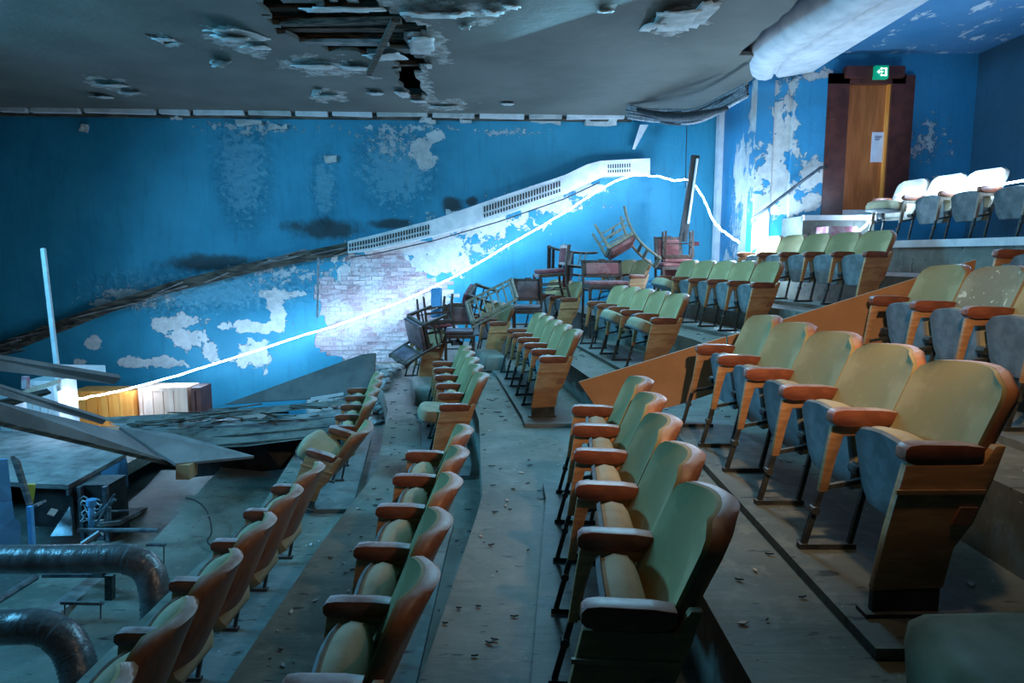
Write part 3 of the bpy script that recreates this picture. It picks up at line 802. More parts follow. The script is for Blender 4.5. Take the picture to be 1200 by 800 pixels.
arm_prof = [(-.005, .555), (-.003, .585), (.012, .600), (.05, .605), (.20, .602), (.265, .594), (.265, .553), (.22, .535), (.05, .532), (.01, .54)]
arm_me = MB().prism(arm_prof, -.031, .031, .004).mesh('armrest', M['arm'], 40)
st_prof = [(.005, .533), (.26, .533), (.26, .492), (.055, .49), (.030, .40), (.0, .25), (-.035, .25), (-.012, .42)]
post_me = MB().prism(st_prof, -.013, .013, .003).mesh('side_frame', M['wood'], 40)
ir = MB().bar((-.018, 0, .27), (-.085, 0, .01), .022, .022).bar((.235, 0, .50), (.17, 0, .30), .03, .02).bar((.17, 0, .30), (.11, 0, .01), .02, .02).bar((-.105, 0, .012), (.135, 0, .012), .035, .022).bar((-.02, 0, .265), (.17, 0, .30), .02, .02)
ir.tube([(.125, -.035, .345), (.125, .035, .345)], .025, 8); ir.tube([(-.045, -.02, .17), (-.045, .02, .17)], .018, 8)
iron_me = ir.mesh('leg_frame', M['iron'], 40)
end_prof = [(.0, .535), (.26, .535), (.30, .60), (.335, .60), (.30, .48), (.245, .33), (.185, .24), (.16, .10), (-.085, .09), (-.05, .30)]
end_me = MB().prism(end_prof, -.032, 0, .005).mesh('end_panel', M['wood'], 40)
foot_me = MB().box(-.08, .15, -.03, -.005, 0, .10).box(-.11, .16, -.05, .02, 0, .015).mesh('foot', M['iron'])
brk_me = MB().prism([(.165, .33), (.225, .33), (.25, .39), (.19, .39)], -.042, -.025).mesh('back_bracket', M['veneer'])
trim_me = MB().box(-.03, .275, -.040, -.028, .435, .45).mesh('panel_trim', M['wood'])


def part(name, me, parent, **kw):
    o = bpy.data.objects.new(name, me); C.objects.link(o); o.parent = parent
    for k, v in kw.items(): o[k] = v
    return o
def make_seat(pan='up', end=False, farend=False, back=True, fabric=None):
    r = bpy.data.objects.new('theatre_seat', None); C.objects.link(r); r.empty_display_size = .1
    if back:
        sh = part('back_shell', shell_me, r)
        part('backrest_pad', pad_me, r)
    c, u = PAN[pan]
    part('cushion', c, r); part('seat_board', u, r)
    def side(y, e):
        a = part('armrest', arm_me, r); a.location.y = y
        if e:
            p = part('end_panel', end_me, r); p.location.y = y; part('foot', foot_me, p); part('panel_trim', trim_me, p)
            b = part('back_bracket', brk_me, r); b.location.y = y
        else:
            p = part('side_frame', post_me, r); p.location.y = y
            p = part('leg_frame', iron_me, r); p.location.y = y
    side(0, end)
    if farend: side(SW, False)
    return r
ORD = ['nearest', 'second', 'third', 'fourth', 'fifth', 'sixth', 'seventh']
def seat_row(row, y0, n, desc, grp, pans=None, end=True, skip_back=(), look=None, zoff=0):
    """n seats from y0 (near end) away from the camera"""
    out = []; y = y0
    for i in range(n):
        a = (X(row, y), y); 
        # walk .52 m along the row line
        y2 = y + .515
        for _ in range(4):
            d = math.hypot(X(row, y2) - a[0], y2 - y); y2 = y + (y2 - y) * .52 / d
        b = (X(row, y2), y2)
        p = (pans[i] if pans and i < len(pans) else 'up')
        s = make_seat(p, end and i == 0, i == n - 1, i not in skip_back)
        s.location = (a[0], a[1], FZ[row] + EYE + zoff)
        s.rotation_euler = (0, 0, math.atan2(b[1] - a[1], b[0] - a[0]) - PI / 2 + random.uniform(-.012, .012))
        num = ORD[i] + ' seat'
        lk = (look or {}).get(i)
        if lk is None:
            lk = {'up': 'folded-up green theatre seat', 'up2': 'folded-up green theatre seat', 'half': 'half-lowered green theatre seat', 'down': 'lowered green theatre seat'}[p]
        tag(s, '%s, %s %s' % (lk, 'nearest to camera' if i == 0 else ORD[i] + ' from camera', desc), 'theatre seat', grp)
        out.append(s); y = y2
    return out
seat_row('A', 1.5, 7, 'in bottom-left front row', 'seats of the bottom-left front row', ['up2'] * 7, end=False)
seat_row('B', 2.06, 5, 'in near row second from left', 'seats of the near second row', ['up2', 'up', 'up2', 'up', 'up2'])
seat_row('C', 1.84, 5, 'in centre foreground row', 'seats of the centre foreground row', ['up2', 'up', 'up', 'up', 'up'])
seat_row('D', 2.25, 5, 'in right foreground row', 'seats of the right foreground row')
seat_row('E', 2.9, 4, 'in near row at right edge', 'seats of the near row at the right edge', look={2: 'green theatre seat spattered with white flecks'})
seat_row('F', 4.3, 2, 'in dark row cut by right edge', 'seats of the uppermost near row', end=False)
seat_row('A', 7.0, 4, 'in far left row by debris', 'seats of the far first row', end=False)
seat_row('B', 6.19, 5, 'in far row left of centre', 'seats of the far second row', ['down', 'up', 'up', 'up', 'up'])
seat_row('C', 6.65, 5, 'in far middle row with orange end panel', 'seats of the far third row')
seat_row('D', 6.99, 5, 'in far row above the plywood board', 'seats of the far fourth row', ['half', 'up', 'half', 'up2', 'up2'])
seat_row('E', 7.6, 5, 'in second far row from the top', 'seats of the far fifth row', ['up', 'up', 'up', 'up2', 'half'])
seat_row('F', 7.25, 5, 'in top far row below cream seats', 'seats of the far sixth row')
seat_row('B', 10.1, 2, 'in back block under overturned chairs', 'back block seats, first row', ['up2', 'up2'])
seat_row('C', 10.2, 3, 'in back block beside wooden rack', 'back block seats, second row')
seat_row('D', 10.4, 3, 'in back block by red armchair', 'back block seats, third row', ['up2'])
seat_row('E', 10.85, 2, 'in back block under curved chair', 'back block seats, fourth row')
fm = mat('flecked_fabric', (.235, .21, .13), (.32, .285, .18), 4, rough=.95, dust=.3, bmp=.2)
_nt = fm.node_tree; _b = _nt.nodes['Principled BSDF']; _src = _b.inputs['Base Color'].links[0].from_socket
_f = smooth(_nt, noi(_nt, coord(_nt), 22, 3, .5, .5), .635, .66)
L(_nt, mix(_nt, _f, _src, (.62, .58, .40)), _b.inputs['Base Color'])
fp = pad_me.copy(); fp.materials[0] = fm
for o in list(C.objects):
    if 'spattered' in str(o.get('label', '')):
        for ch in o.children:
            if ch.data == pad_me: ch.data = fp
# tilted seat at the aisle end of the far left row
ts = make_seat('half', True, True)
ts.location = (X('A', 6.15) - .18, 6.15, FZ['A'] + EYE + .06); ts.rotation_euler = (math.radians(9), math.radians(14), math.radians(-6))
tag(ts, 'broken theatre seat tipped backwards and sideways at the aisle end by debris', 'theatre seat', 'seats of the far first row')
# cream row on the top platform
cpad = pad_me.copy(); cpad.materials[0] = M['cream']; cshell = shell_me.copy(); cshell.materials[0] = M['cream']
cend = end_me.copy(); cend.materials[0] = M['palewood']; cpost = post_me.copy(); cpost.materials[0] = M['palewood']
grow = [(9.36, 'down'), (8.79, 'up'), (8.25, 'up'), (7.68, 'up'), (7.06, 'up')]
for i, (y, p) in enumerate(grow):
    s = make_seat(p, False, i == 0, i < 3)
    for ch in s.children:
        if ch.data == pad_me: ch.data = cpad
        elif ch.data == shell_me: ch.data = cshell
        elif ch.data == post_me: ch.data = cpost
    yy = y - .54
    s.location = (X('G', yy), yy, FZ['G'] + EYE); s.rotation_euler = (0, 0, math.atan2(.54, X('G', y) - X('G', yy)) - PI / 2)
    tag(s, ['cream theatre seat with seat lowered over rope light by door', 'second cream theatre seat from the door on top platform', 'third cream theatre seat from the door on top platform', 'backless theatre seat frame with pale round pan, top platform', 'backless theatre seat frame cut by right picture edge'][i], 'theatre seat', 'cream seats on the top platform')

# ------------------------------------------------------------------ long plywood board along the aisle
YB = 5.12
def bp(px, py, Y=YB): return at(px, py, Y)
b1 = MB().slab([bp(678, 447), bp(707, 489), bp(766, 481), bp(803, 471), bp(850, 455), bp(850, 394)], .02)
thing('plywood_board', b1, M['board'], 'orange plywood board leaning across the aisle behind centre foreground row', 'board')
b2 = MB().slab([bp(852, 394), bp(852, 450), bp(930, 434), bp(1060, 402), bp(1130, 372), bp(1142, 304)], .02)
thing('plywood_board', b2, M['board'], 'long orange plywood board sloping up behind the right foreground row', 'board')
# square step blocks in the second aisle
thing('step_block', MB().hexa([(-1.30, 8.98, -1.99), (-1.0, 8.98, -1.99), (-1.16, 9.90, -1.99), (-1.50, 9.90, -1.99), (-1.30, 8.98, -1.75), (-1.0, 8.98, -1.75), (-1.16, 9.90, -1.75), (-1.50, 9.90, -1.75)], .04), M['floor'], 'dusty square block beyond the end of the far row left of centre', 'block', smooth=50)
thing('step_block', MB().hexa([(-.42, 9.42, -1.61), (-.08, 9.42, -1.61), (-.22, 10.15, -1.61), (-.56, 10.15, -1.61), (-.42, 9.42, -1.38), (-.08, 9.42, -1.38), (-.22, 10.15, -1.38), (-.56, 10.15, -1.38)], .04), M['floor'], 'dusty square block beyond the far middle row, beside the brown-backed chairs', 'block', smooth=50)
# loose seat at bottom right
mb = MB(); mb.hexa([(1.02, 1.0, -1.27), (1.80, 1.0, -1.27), (1.80, 1.78, -1.27), (1.05, 1.74, -1.27), (1.00, 1.0, -.95), (1.80, 1.0, -.93), (1.80, 1.80, -.93), (1.03, 1.78, -.95)], .09)
for v in mb.bm.verts: v.co += noise.noise_vector(v.co * 5) * .012
thing('seat_cushion', mb, M['darkcloth'], 'loose green upholstered seat block on the floor at bottom right corner', 'cushion', smooth=60)

# ------------------------------------------------------------------ loose dining chairs
def chair(loc, rot, label, wood='darkwood', cloth='burgundy', w=.44, h=.95, sh=.45, d=.42, sc=1, curved=False, pad=True, group='loose wooden chairs heaped at the back', arms=False, dz=0):
    r = empty('dining_chair', loc, rot, label, 'chair', group); r.scale = (sc, sc, sc)
    Wd, Cl = M[wood], M[cloth]
    def B(name, m, *a, **k): return MB().bar(*a, **k).build(name, m, r)
    x = w / 2
    for s in (-1, 1): B('leg', Wd, (s * x, -d / 2, sh - .03), (s * x * .95, -d / 2 + .01, 0), .042, .042, w2=.028, h2=.028)
    for s in (-1, 1):
        if curved:
            pts = [(s * x, d / 2 + .10, 0), (s * x, d / 2 + .03, sh * .45), (s * x, d / 2, sh), (s * x, d / 2 + .03, sh + .22), (s * x, d / 2 + .12, h)]
        else:
            pts = [(s * x, d / 2 + .05, 0), (s * x, d / 2, sh * .5), (s * x, d / 2, sh), (s * x, d / 2 + .03, sh + .2), (s * x, d / 2 + .09, h)]
        MB().tube(spline(pts, 3), .021, 6).build('rear_leg', Wd, r, 'all')
    B('top_rail', Wd, (-x - .02, d / 2 + .09 + (.03 if curved else 0), h - .03), (x + .02, d / 2 + .09 + (.03 if curved else 0), h - .03), .06, .03, up=(0, 1, 0)) if not pad or curved else None
    for z in (.18, .26): B('stretcher', Wd, (-x, -d / 2, z), (-x, d / 2, z), .018, .02); B('stretcher', Wd, (x, -d / 2, z), (x, d / 2, z), .018, .02)
    B('stretcher', Wd, (-x, 0, .2), (x, 0, .2), .018, .02)
    MB().box(-x - .01, x + .01, -d / 2 - .01, d / 2, sh - .07, sh - .015, .006).build('seat_frame', Wd, r)
    MB().box(-x, x, -d / 2, d / 2 - .01, sh - .015, sh + .05, .022).build('seat_cushion', Cl, r, 50)
    if pad:
        z0, z1 = sh + .10, h
        T = Matrix.Translation((0, d / 2 + .03, 0)) @ Matrix.Rotation(math.radians(-9), 4, 'X')
        fr = MB(); fr.box(-x - .01, -x + .05, -.018, .018, z0, z1); fr.box(x - .05, x + .01, -.018, .018, z0, z1); fr.box(-x, x, -.018, .018, z1 - .05, z1); fr.box(-x, x, -.018, .018, z0, z0 + .05)
        if not curved: fr.box(-.05, .05, -.015, .015, z1, z1 + .018)
        T = Matrix.Translation((0, d / 2 - .01, 0)) @ Matrix.Translation((0, 0, sh)) @ Matrix.Rotation(math.radians(-10), 4, 'X') @ Matrix.Translation((0, 0, -sh))
        fr.xf(T).build('back_frame', Wd, r)
        MB().box(-x + .045, x - .045, -.03, .024, z0 + .045, z1 - .045, .012).xf(T).build('back_pad', Cl, r, 50)
    else:
        for z in (sh + .15, sh + .28): B('back_slat', Wd, (-x, d / 2 + .03, z), (x, d / 2 + .03, z), .05, .015, up=(0, 1, 0))
    if arms:
        for s in (-1, 1):
            B('arm', Wd, (s * x, -d / 2 + .02, sh + .22), (s * x, d / 2, sh + .25), .045, .03); B('arm_post', Wd, (s * x, -d / 2 + .02, sh), (s * x, -d / 2 + .02, sh + .22), .03, .03)
    return r
R = math.radians
def pose(r, cen, up, back, sh=.45):
    z = Vector(up).normalized(); y = Vector(back); y = (y - z * y.dot(z)).normalized(); x = y.cross(z)
    m = Matrix((x, y, z)).transposed().to_4x4()
    r.rotation_euler = m.to_euler(); r.location = Vector(cen) - z * sh + Vector((0, 0, EYE))
    return r
M['brownpad'] = mat('brown_leather', (.10, .05, .05), (.17, .09, .09), 8, rough=.5, dust=.7, dustc=(.46, .44, .56))
chair((-.80, 10.30, -1.60), (0, 0, R(6)), 'upright dark chair with brown leather back in front of the brick patch', cloth='brownpad', h=.86, w=.42)
chair((.24, 10.55, -1.25), (0, 0, R(-3)), 'upright dark chair with brown leather back right of wooden rack', cloth='brownpad', h=.90, w=.42)
chair((.63, 10.9, -.70), (R(4), 0, R(-80)), 'dark chair with crimson seat seen side-on above back block seats', cloth='burgundy', h=.86)
chair((1.42, 10.35, -1.22), (0, 0, R(8)), 'wide chair with rose-pink seat and back among the heaped chairs', wood='darkwood', cloth='rose', w=.60, h=1.16, sh=.80, arms=False)
pose(chair((0, 0, 0), (0, 0, 0), 'curved pale wooden chair balanced upside down on top of the heap', wood='palewood', cloth='rose', curved=True, pad=False, w=.46, sc=1.05), at(727, 288, 10.75), (.50, -.25, -.80), (.80, .1, .5))
chair((2.62, 11.2, -.60), (0, 0, R(5)), 'lower chair of the stacked pair with patterned back by the light post', cloth='rose', h=.92, wood='darkwood')
chair((2.68, 11.15, .40), (R(180), 0, R(172)), 'upturned chair stacked on another with its legs pointing up', cloth='rose', h=.92, wood='darkwood')
pose(chair((0, 0, 0), (0, 0, 0), 'overturned chair with pale oval cushion leaning at far left of heap', cloth='brownpad', wood='darkwood', h=.86), at(488, 391, 10.0), (-.72, -.52, -.32), (-.35, 0, -.9))
pose(chair((0, 0, 0), (0, 0, 0), 'upside-down chair with legs in the air in front of bricks', cloth='burgundy', wood='darkwood', h=.8, pad=False), at(511, 381, 10.6), (.12, -.1, -1), (1, .4, 0))
pose(chair((0, 0, 0), (0, 0, 0), 'dark chair lying on its side above the brown-backed chair by bricks', cloth='burgundy', wood='darkwood', h=.8, pad=False), at(548, 352, 11.1), (-.9, .1, .25), (0, .4, -1))
pose(chair((0, 0, 0), (0, 0, 0), 'dark chair lying on its back between crimson chair and rose chair', cloth='burgundy', wood='darkwood', h=.84, pad=False), at(665, 316, 11.3), (-1, .2, .1), (0, .8, .5))
# wooden rack lying across the seats
rack = empty('wooden_rack', (0, 0, 0), label='wooden slatted rack like a short ladder lying across back block seats', cat='rack')
ra, rb = at(546, 354, 10.5), at(599, 327, 10.5); rc, rd = at(553, 378, 10.2), at(606, 350, 10.2)
for a, b in ((ra, rb), (rc, rd)):
    MB().bar(a, b, .045, .035).build('rail', M['palewood'], rack)
    MB().bar(a + Vector((0, 0, -.07)), b + Vector((0, 0, -.07)), .03, .025).build('rail', M['palewood'], rack)
for i in range(7):
    t = .06 + i / 6 * .88
    MB().bar(ra + (rb - ra) * t, rc + (rd - rc) * t, .02, .02).build('rung', M['palewood'], rack)
for t in (0, 1): MB().bar(ra + (rb - ra) * t, rc + (rd - rc) * t, .035, .06).build('end_rail', M['palewood'], rack)
# small blue box items inside the heap
bx = MB().hexa([at(505, 372, 10.9), at(516, 372, 10.9), at(518, 370, 11.1), at(507, 370, 11.1), at(505, 338, 10.9), at(516, 338, 10.9), at(518, 337, 11.1), at(507, 337, 11.1)])
thing('blue_crate', bx, M['blue'], 'narrow upright blue crate behind the upside-down chair by bricks', 'crate')

# ------------------------------------------------------------------ leaning light post by the recess
post = empty('light_post', (0, 0, 0), label='black strip post with lit edge painted white leaning in the wall recess', cat='post')
a, b = at(800, 283, 11.6), at(815, 182, 11.6)
MB().bar(a, b, .13, .07, up=(0, -1, 0)).build('post_body', M['black'], post)
a, b = at(806, 262, 11.55), at(817, 186, 11.55)
MB().bar(a, b, .035, .08, up=(0, -1, 0)).build('lit_edge', M['white'], post)  # white colour stands in for light catching the post's edge
MB().tube([at(805, 140, 11.6), at(804, 180, 11.6), at(803, 220, 11.6)], .008, 5).build('hanging_wire', M['cable'], post)
# rails and short things behind the back block
for k, (x0, y0, x1, y1) in enumerate(((690, 352, 775, 332), (700, 340, 775, 327))):
    o = MB().bar(at(x0, y0, 12.0), at(x1, y1, 12.0), .05, .04)
    thing('floor_rail', o, M['blue'], ['lower blue rail on the floor beside the stacked chairs', 'upper blue rail on the floor beside the stacked chairs'][k], 'rail')

# ------------------------------------------------------------------ door, sign, handrail, landing
def dbx(x0, y0, x1, y1, ya, yb):
    a = dw(x0, y0); b = dw(x1, y1); return MB().box(a[0], b[0], ya, yb, b[1], a[1])
d = dbx(983, 100, 1037, 246, 10.50, 10.55).build('door_1', M['door']); d['kind'] = 'structure'; lift(d)
fr = MB()
for (x0, y0, x1, y1) in ((968, 88, 983, 258), (1042, 90, 1057, 256), (968, 88, 1057, 100)):
    a = dw(x0, y0); b = dw(x1, y1); fr.box(a[0], b[0], 10.40, 10.62, b[1], a[1])
fr.build('door_frame', M['frame'], d)
dbx(1039, 98, 1044, 250, 10.44, 10.75).build('lit_open_edge', M['cabinet'], d)  # brighter orange stands in for light falling on the strip beside the leaf
dbx(983, 246, 1037, 257, 10.46, 10.52).build('kick_plate', M['white'], d)
dbx(1022, 155, 1036, 190, 10.485, 10.499).build('notice_sheet', M['paper'], d)
for k in range(3): dbx(1024.5, 159.5 + k * 1.9, 1033 - k * 1.5, 160.6 + k * 1.9, 10.482, 10.4845).build('printed_line', M['print'], d)
dbx(968, 133, 973, 142, 10.33, 10.42).build('wall_switch', M['frame'], d)
dbx(986, 81, 1052, 94, 10.32, 10.45).build('header_box', M['frame'], d)
sg = empty('exit_sign', (0, 0, 0), label='small green exit sign with white arrow and doorway above door', cat='sign')
dbx(1016, 82, 1030, 97, 10.25, 10.33).build('sign_face', M['sign_green'], sg)
def sb(x0, y0, x1, y1): dbx(x0, y0, x1, y1, 10.238, 10.249).build('sign_symbol', M['sign_white'], sg)
sb(1018, 88.6, 1024, 90); sb(1021.5, 85, 1028, 86.2); sb(1026.8, 85, 1028, 94); sb(1021.5, 92.8, 1028, 94); sb(1021.5, 85, 1022.5, 87.4); sb(1021.5, 91.4, 1022.5, 94)
mb = MB(); a, b, c = dw(1017.2, 89.3), dw(1019.8, 87), dw(1019.8, 91.6)
mb.prism([a, b, c], 10.238, 10.249).build('sign_symbol', M['sign_white'], sg)
hr = empty('handrail', (0, 0, 0), label='sloping grey metal handrail on the peeling wall left of door', cat='handrail')
MB().tube([at(881, 262, 10.3), at(881, 257, 10.2), at(900, 243, 10.2), at(935, 216, 10.2), at(962, 196, 10.2), at(968, 196, 10.4)], .022, 8).build('rail', M['steel'], hr, 'all')
for px, py in ((884, 256), (925, 224), (960, 198)): MB().bar(at(px, py, 10.2), at(px, py + 5, 10.5), .02).build('bracket', M['steel'], hr)
ld = MB().box(dw(929, 0)[0], dw(1010, 0)[0], 9.75, 10.5, .15, .56)
struct('floor', ld, M['floor'])
struct('trim_8', MB().box(dw(929, 0)[0], dw(1010, 0)[0], 9.70, 9.78, .50, .57), M['white'])
struct('floor', MB().box(dw(944, 0)[0], dw(975, 0)[0], 9.35, 9.78, .05, .40), M['pink'])
# junction box on the pillar
thing('junction_box', MB().box(at(822, 0, 12.4).x, at(828, 0, 12.4).x, 12.35, 12.45, at(0, 288, 12.4).z, at(0, 283, 12.4).z), M['burgundy'], 'small dark red junction box on the blue recess wall', 'socket')
struct('trim_7', MB().hexa([at(741, 175, 12.9), at(744, 175, 12.9), at(744, 175, 13.0), at(741, 175, 13.0), at(750, 146, 12.9), at(760, 146, 12.9), at(760, 146, 13.0), at(750, 146, 13.0)]), M['white'])

# ------------------------------------------------------------------ debris at the left
def sheet(name, pts, m, label, cat='board', t=.03, grp=None):
    return thing(name, MB().slab(pts, t), m, label, cat, grp)
sheet('fallen_panel', [at(265, 474, 9.6), at(438, 463, 9.2), at(441, 414, 9.4), at(425, 416, 9.4)], M['dimpanel'], 'large triangular grey panel standing against the blue wall by seats', 'panel', .04)
G = 'splintered boards heaped before the blue wall'
heap = [((118, 489), (250, 482), (440, 465), (441, 470), (250, 490), (150, 500), 'topmost long splintered board of the heap below triangular panel'),
        ((130, 496), (300, 492), (436, 474), (437, 484), (300, 502), (170, 506), 'second splintered board from the top of the heap'),
        ((150, 503), (300, 500), (425, 486), (425, 496), (300, 512), (200, 516), 'third splintered board from the top of the heap'),
        ((170, 512), (280, 512), (415, 498), (400, 508), (290, 522), (200, 526), 'lowest wide splintered board of the heap')]
for k, h_ in enumerate(heap):
    P = [at(x, y, 8.9 - k * .25 + (0 if i < 3 else -.25)) for i, (x, y) in enumerate(h_[:6])]
    sheet('splintered_board', P, M['darkplank'] if k != 1 else M['plank'], h_[6], 'board', .03, G)
sheet('white_strip', [at(364, 466, 8.5), at(402, 460, 8.5), at(402, 463, 8.5), at(364, 470, 8.5)], M['white'], 'short white strip lying on the splintered boards', 'strip', .02)
rs = random.Random(21)
sp = MB()
for i in range(60):
    x = rs.uniform(140, 350); y = 490 + rs.uniform(-6, 28) - (x - 140) * .05
    a = at(x, y, 8.6 + rs.uniform(-.3, .3)); b = at(x + rs.uniform(15, 60), y + rs.uniform(-7, 4), 8.6 + rs.uniform(-.3, .3))
    sp.bar(a, b, rs.uniform(.015, .05), .015)
o = thing('splinters', sp, M['darkplank'], 'loose splinters and laths scattered over the board heap', 'splinters'); o['kind'] = 'stuff'
# dark mass under the heap
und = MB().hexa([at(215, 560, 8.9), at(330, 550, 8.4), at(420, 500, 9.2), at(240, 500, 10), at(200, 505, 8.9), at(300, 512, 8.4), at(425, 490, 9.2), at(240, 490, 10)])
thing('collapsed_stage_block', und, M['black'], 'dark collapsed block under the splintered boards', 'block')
# fallen beams
def beam(p0, p1, p2, p3, Y0, Y1, t, m, label):
    """long flat beam: top edge p0-p1, bottom edge p3-p2"""
    return sheet('fallen_beam', [at(*p0, Y0), at(*p1, Y1), at(*p2, Y1), at(*p3, Y0)], m, label, 'beam', t, 'fallen beams at the left edge')
beam((-40, 414), (142, 443), (134, 450), (-40, 430), 6.5, 8.3, .06, M['fallen'], 'grey fallen beam ending highest, above the cabinets at left')
beam((-20, 447), (125, 492), (120, 497), (-20, 457), 6.3, 7.9, .05, M['fallen'], 'thin grey fallen beam running down between two others at left')
beam((-20, 466), (150, 507), (206, 543), (-20, 489), 5.6, 7.4, .04, M['fallen'], 'widest pale fallen beam sloping down across the left edge')
sheet('beam_edge', [at(-20, 489, 5.58), at(206, 543, 7.38), at(204, 547, 7.38), at(-20, 494, 5.58)], M['darkplank'], 'dark splintered edge under the widest fallen beam', 'batten', .05)
sheet('fallen_panel', [at(140, 500, 7.3), at(205, 508, 7.6), at(298, 534, 7.7), at(206, 543, 7.2)], M['fallen'], 'flat grey panel at the foot of the fallen beams', 'panel', .03)
sheet('wood_block', [at(206, 545, 7.2), at(222, 545, 7.2), at(222, 562, 7.2), at(206, 562, 7.2)], M['board'], 'short end block of timber under the grey flat panel', 'block', .2)
beam((-30, 475), (55, 455), (60, 459), (-30, 487), 7.4, 7.9, .05, M['darkplank'], 'short dark fallen beam crossing behind the long ones')
sheet('white_board', [at(70, 427, 9.2), at(123, 428, 9.4), at(124, 439, 9.4), at(72, 440, 9.2)], M['white'], 'small white board behind the highest fallen beam', 'board', .02)
MBt = MB().bar(at(50.5, 291, 9.4), at(70, 458, 9.0), .055, .04)
thing('white_batten', MBt, M['white'], 'tall white batten leaning upright in front of the blue wall', 'batten')
thing('white_batten', MB().bar(at(71, 436, 9.6), at(79, 470, 9.6), .06, .05), M['white'], 'short white batten below the tall leaning one', 'batten')
thing('thin_pole', MB().tube([at(373, 302, 12.2), at(372, 372, 12.2)], .02, 6), M['greycable'], 'thin grey pole hanging from the ledge left of the bricks', 'pole')
# cabinets on the floor along the wall
def cab(px0, py0, px1, py1, Y, depth, m, label, name='cabinet', planks=5, door=True):
    a = at(px0, py0, Y); b = at(px1, py1, Y)
    w = b.x - a.x; h = a.z - b.z
    r = empty(name, (a.x, Y, b.z), (0, 0, 0), label, 'cabinet', 'cabinets along the blue wall')
    MB().box(0, w, .02, depth, 0, h).build('body', m, r)
    fw = .06
    for q in ((0, fw, 0, h), (w - fw, w, 0, h), (fw, w - fw, h - fw, h), (fw, w - fw, 0, fw)):
        MB().box(q[0], q[1], -.015, .02, q[2], q[3]).build('frame_rail', m, r)
    for k in range(planks):
        x0 = fw + (w - 2 * fw) * k / planks; x1 = fw + (w - 2 * fw) * (k + 1) / planks
        MB().box(x0 + .006, x1 - .006, 0, .02, fw, h - fw).build('door_plank', m, r)
    return r
cab(83, 458, 159, 502, 11.2, .45, M['cabinet'], 'orange wooden cabinet with glowing rope light passing in front')
cab(162, 454, 222, 501, 11.3, .45, M['palepanel'], 'pale wooden cabinet right of the orange one', planks=4)
cab(224, 454, 238, 501, 11.3, .4, M['frame'], 'narrow dark red cabinet end right of the pale one', planks=1)
cab(30, 446, 76, 547, 9.2, .4, M['white'], 'white cabinet with timber top behind the fallen beams', planks=3)
cab(-30, 466, 20, 541, 9.3, .4, M['white'], 'white cabinet at the left picture edge', planks=3)
sheet('timber_rail', [at(22, 459, 8.9), at(68, 444, 8.9), at(69, 449, 8.9), at(24, 464, 8.9)], M['palepanel'], 'timber rail along the top of the white cabinet', 'rail', .04)
thing('red_post', MB().bar(at(30, 441, 8.0), at(30, 455, 8.0), .06), M['pink'], 'short red post end under the highest beam at left', 'post')

# stage block and machine
con = empty('stage_platform', (0, 0, 0), label='blue stage platform with dusty grey deck at left', cat='platform')
zt = -2.42
T = [atz(29, 566, zt), atz(80, 568, zt), atz(148, 531, zt), atz(130, 505, zt), atz(-40, 505, zt), atz(-40, 560, zt)]
MB().slab([p + Vector((0, 0, -.05)) for p in T], .05).build('deck', M['plank'], con)
e = [T[1], T[2], T[3]]
mb = MB(); 
a, b = T[1] * 1, T[2] * 1
mid = a + (b - a) * .52
mb.slab([mid + Vector((0, 0, -.06)), b + Vector((0, 0, -.06)), b + Vector((0, 0, -.42)), mid + Vector((0, 0, -.50))], .03); mb.build('blue_side_panel', M['blue'], con)
MB().slab([a + Vector((0, 0, -.06)), mid + Vector((0, 0, -.06)), mid + Vector((0, 0, -.12)), a + Vector((0, 0, -.12))], .03).build('edge_rail', M['steel'], con)
MB().slab([T[0] + Vector((0, .05, -.06)), T[1] + Vector((0, .05, -.06)), T[1] + Vector((0, .05, -.5)), T[0] + Vector((0, .05, -.5))], .03).build('front_panel', M['black'], con)
mach = empty('electrical_rack', (0, 0, 0), label='open electrical rack with tangled wires under the platform corner', cat='machine')
q0 = at(93, 570, 7.1); 
MB().box(q0.x - .02, q0.x + .28, 7.15, 7.5, q0.z - .75, q0.z - .0).build('rack_body', M['black'], mach)
for s in (0, .27): MB().box(q0.x + s - .02, q0.x + s + .02, 7.08, 7.14, q0.z - .75, q0.z).build('rack_post', M['steel'], mach)
rs = random.Random(9)
for k in range(7):
    p = [Vector((q0.x + .02 + .24 * i / 7, 7.08 - rs.uniform(0, .05), q0.z - .12 - k * .045 + rs.uniform(-.03, .03))) for i in range(8)]
    MB().tube(p, .009, 5).build('wire', M['white'] if k % 2 else M['greycable'], mach, 'all')
for k in range(6):
    for i in range(2):
        MB().box(q0.x + .03 + i * .11, q0.x + .11 + i * .11, 7.10, 7.16, q0.z - .70 + k * .05, q0.z - .665 + k * .05).build('switch_module', M['steel'] if (i + k) % 2 else M['white'], mach)
pipe = empty('standpipe', (0, 0, 0), label='short blue vertical pipe with round cap beside the electrical rack', cat='pipe')
MB().tube([at(107, 618, 6.9), at(107, 588, 6.9)], .028, 8).build('pipe', M['blue'], pipe, 'all')
MB().tube([at(107, 592, 6.9), at(107, 585, 6.9)], .05, 10).build('cap', M['blue'], pipe, 40)
lp = MB().slab([at(-30, 540, 5.4), at(9, 538, 5.6), at(14, 585, 5.6), at(-30, 592, 5.4)], .05)
thing('blue_locker', lp, M['blue'], 'upper bright blue panel at the left picture edge', 'panel')
lp = MB().slab([at(-30, 594, 5.35), at(14, 586, 5.6), at(17, 606, 5.6), at(24, 612, 5.6), at(24, 640, 5.6), at(-30, 648, 5.35)], .05)
thing('blue_locker', lp, M['blue'], 'lower bright blue panel at the left picture edge', 'panel')
thing('dark_sheet', MB().slab([at(12, 535, 6.0), at(20, 541, 6.0), at(36, 594, 6.0), at(32, 596, 6.0)], .04), M['plank'], 'narrow dark board leaning beside the blue panels', 'board')
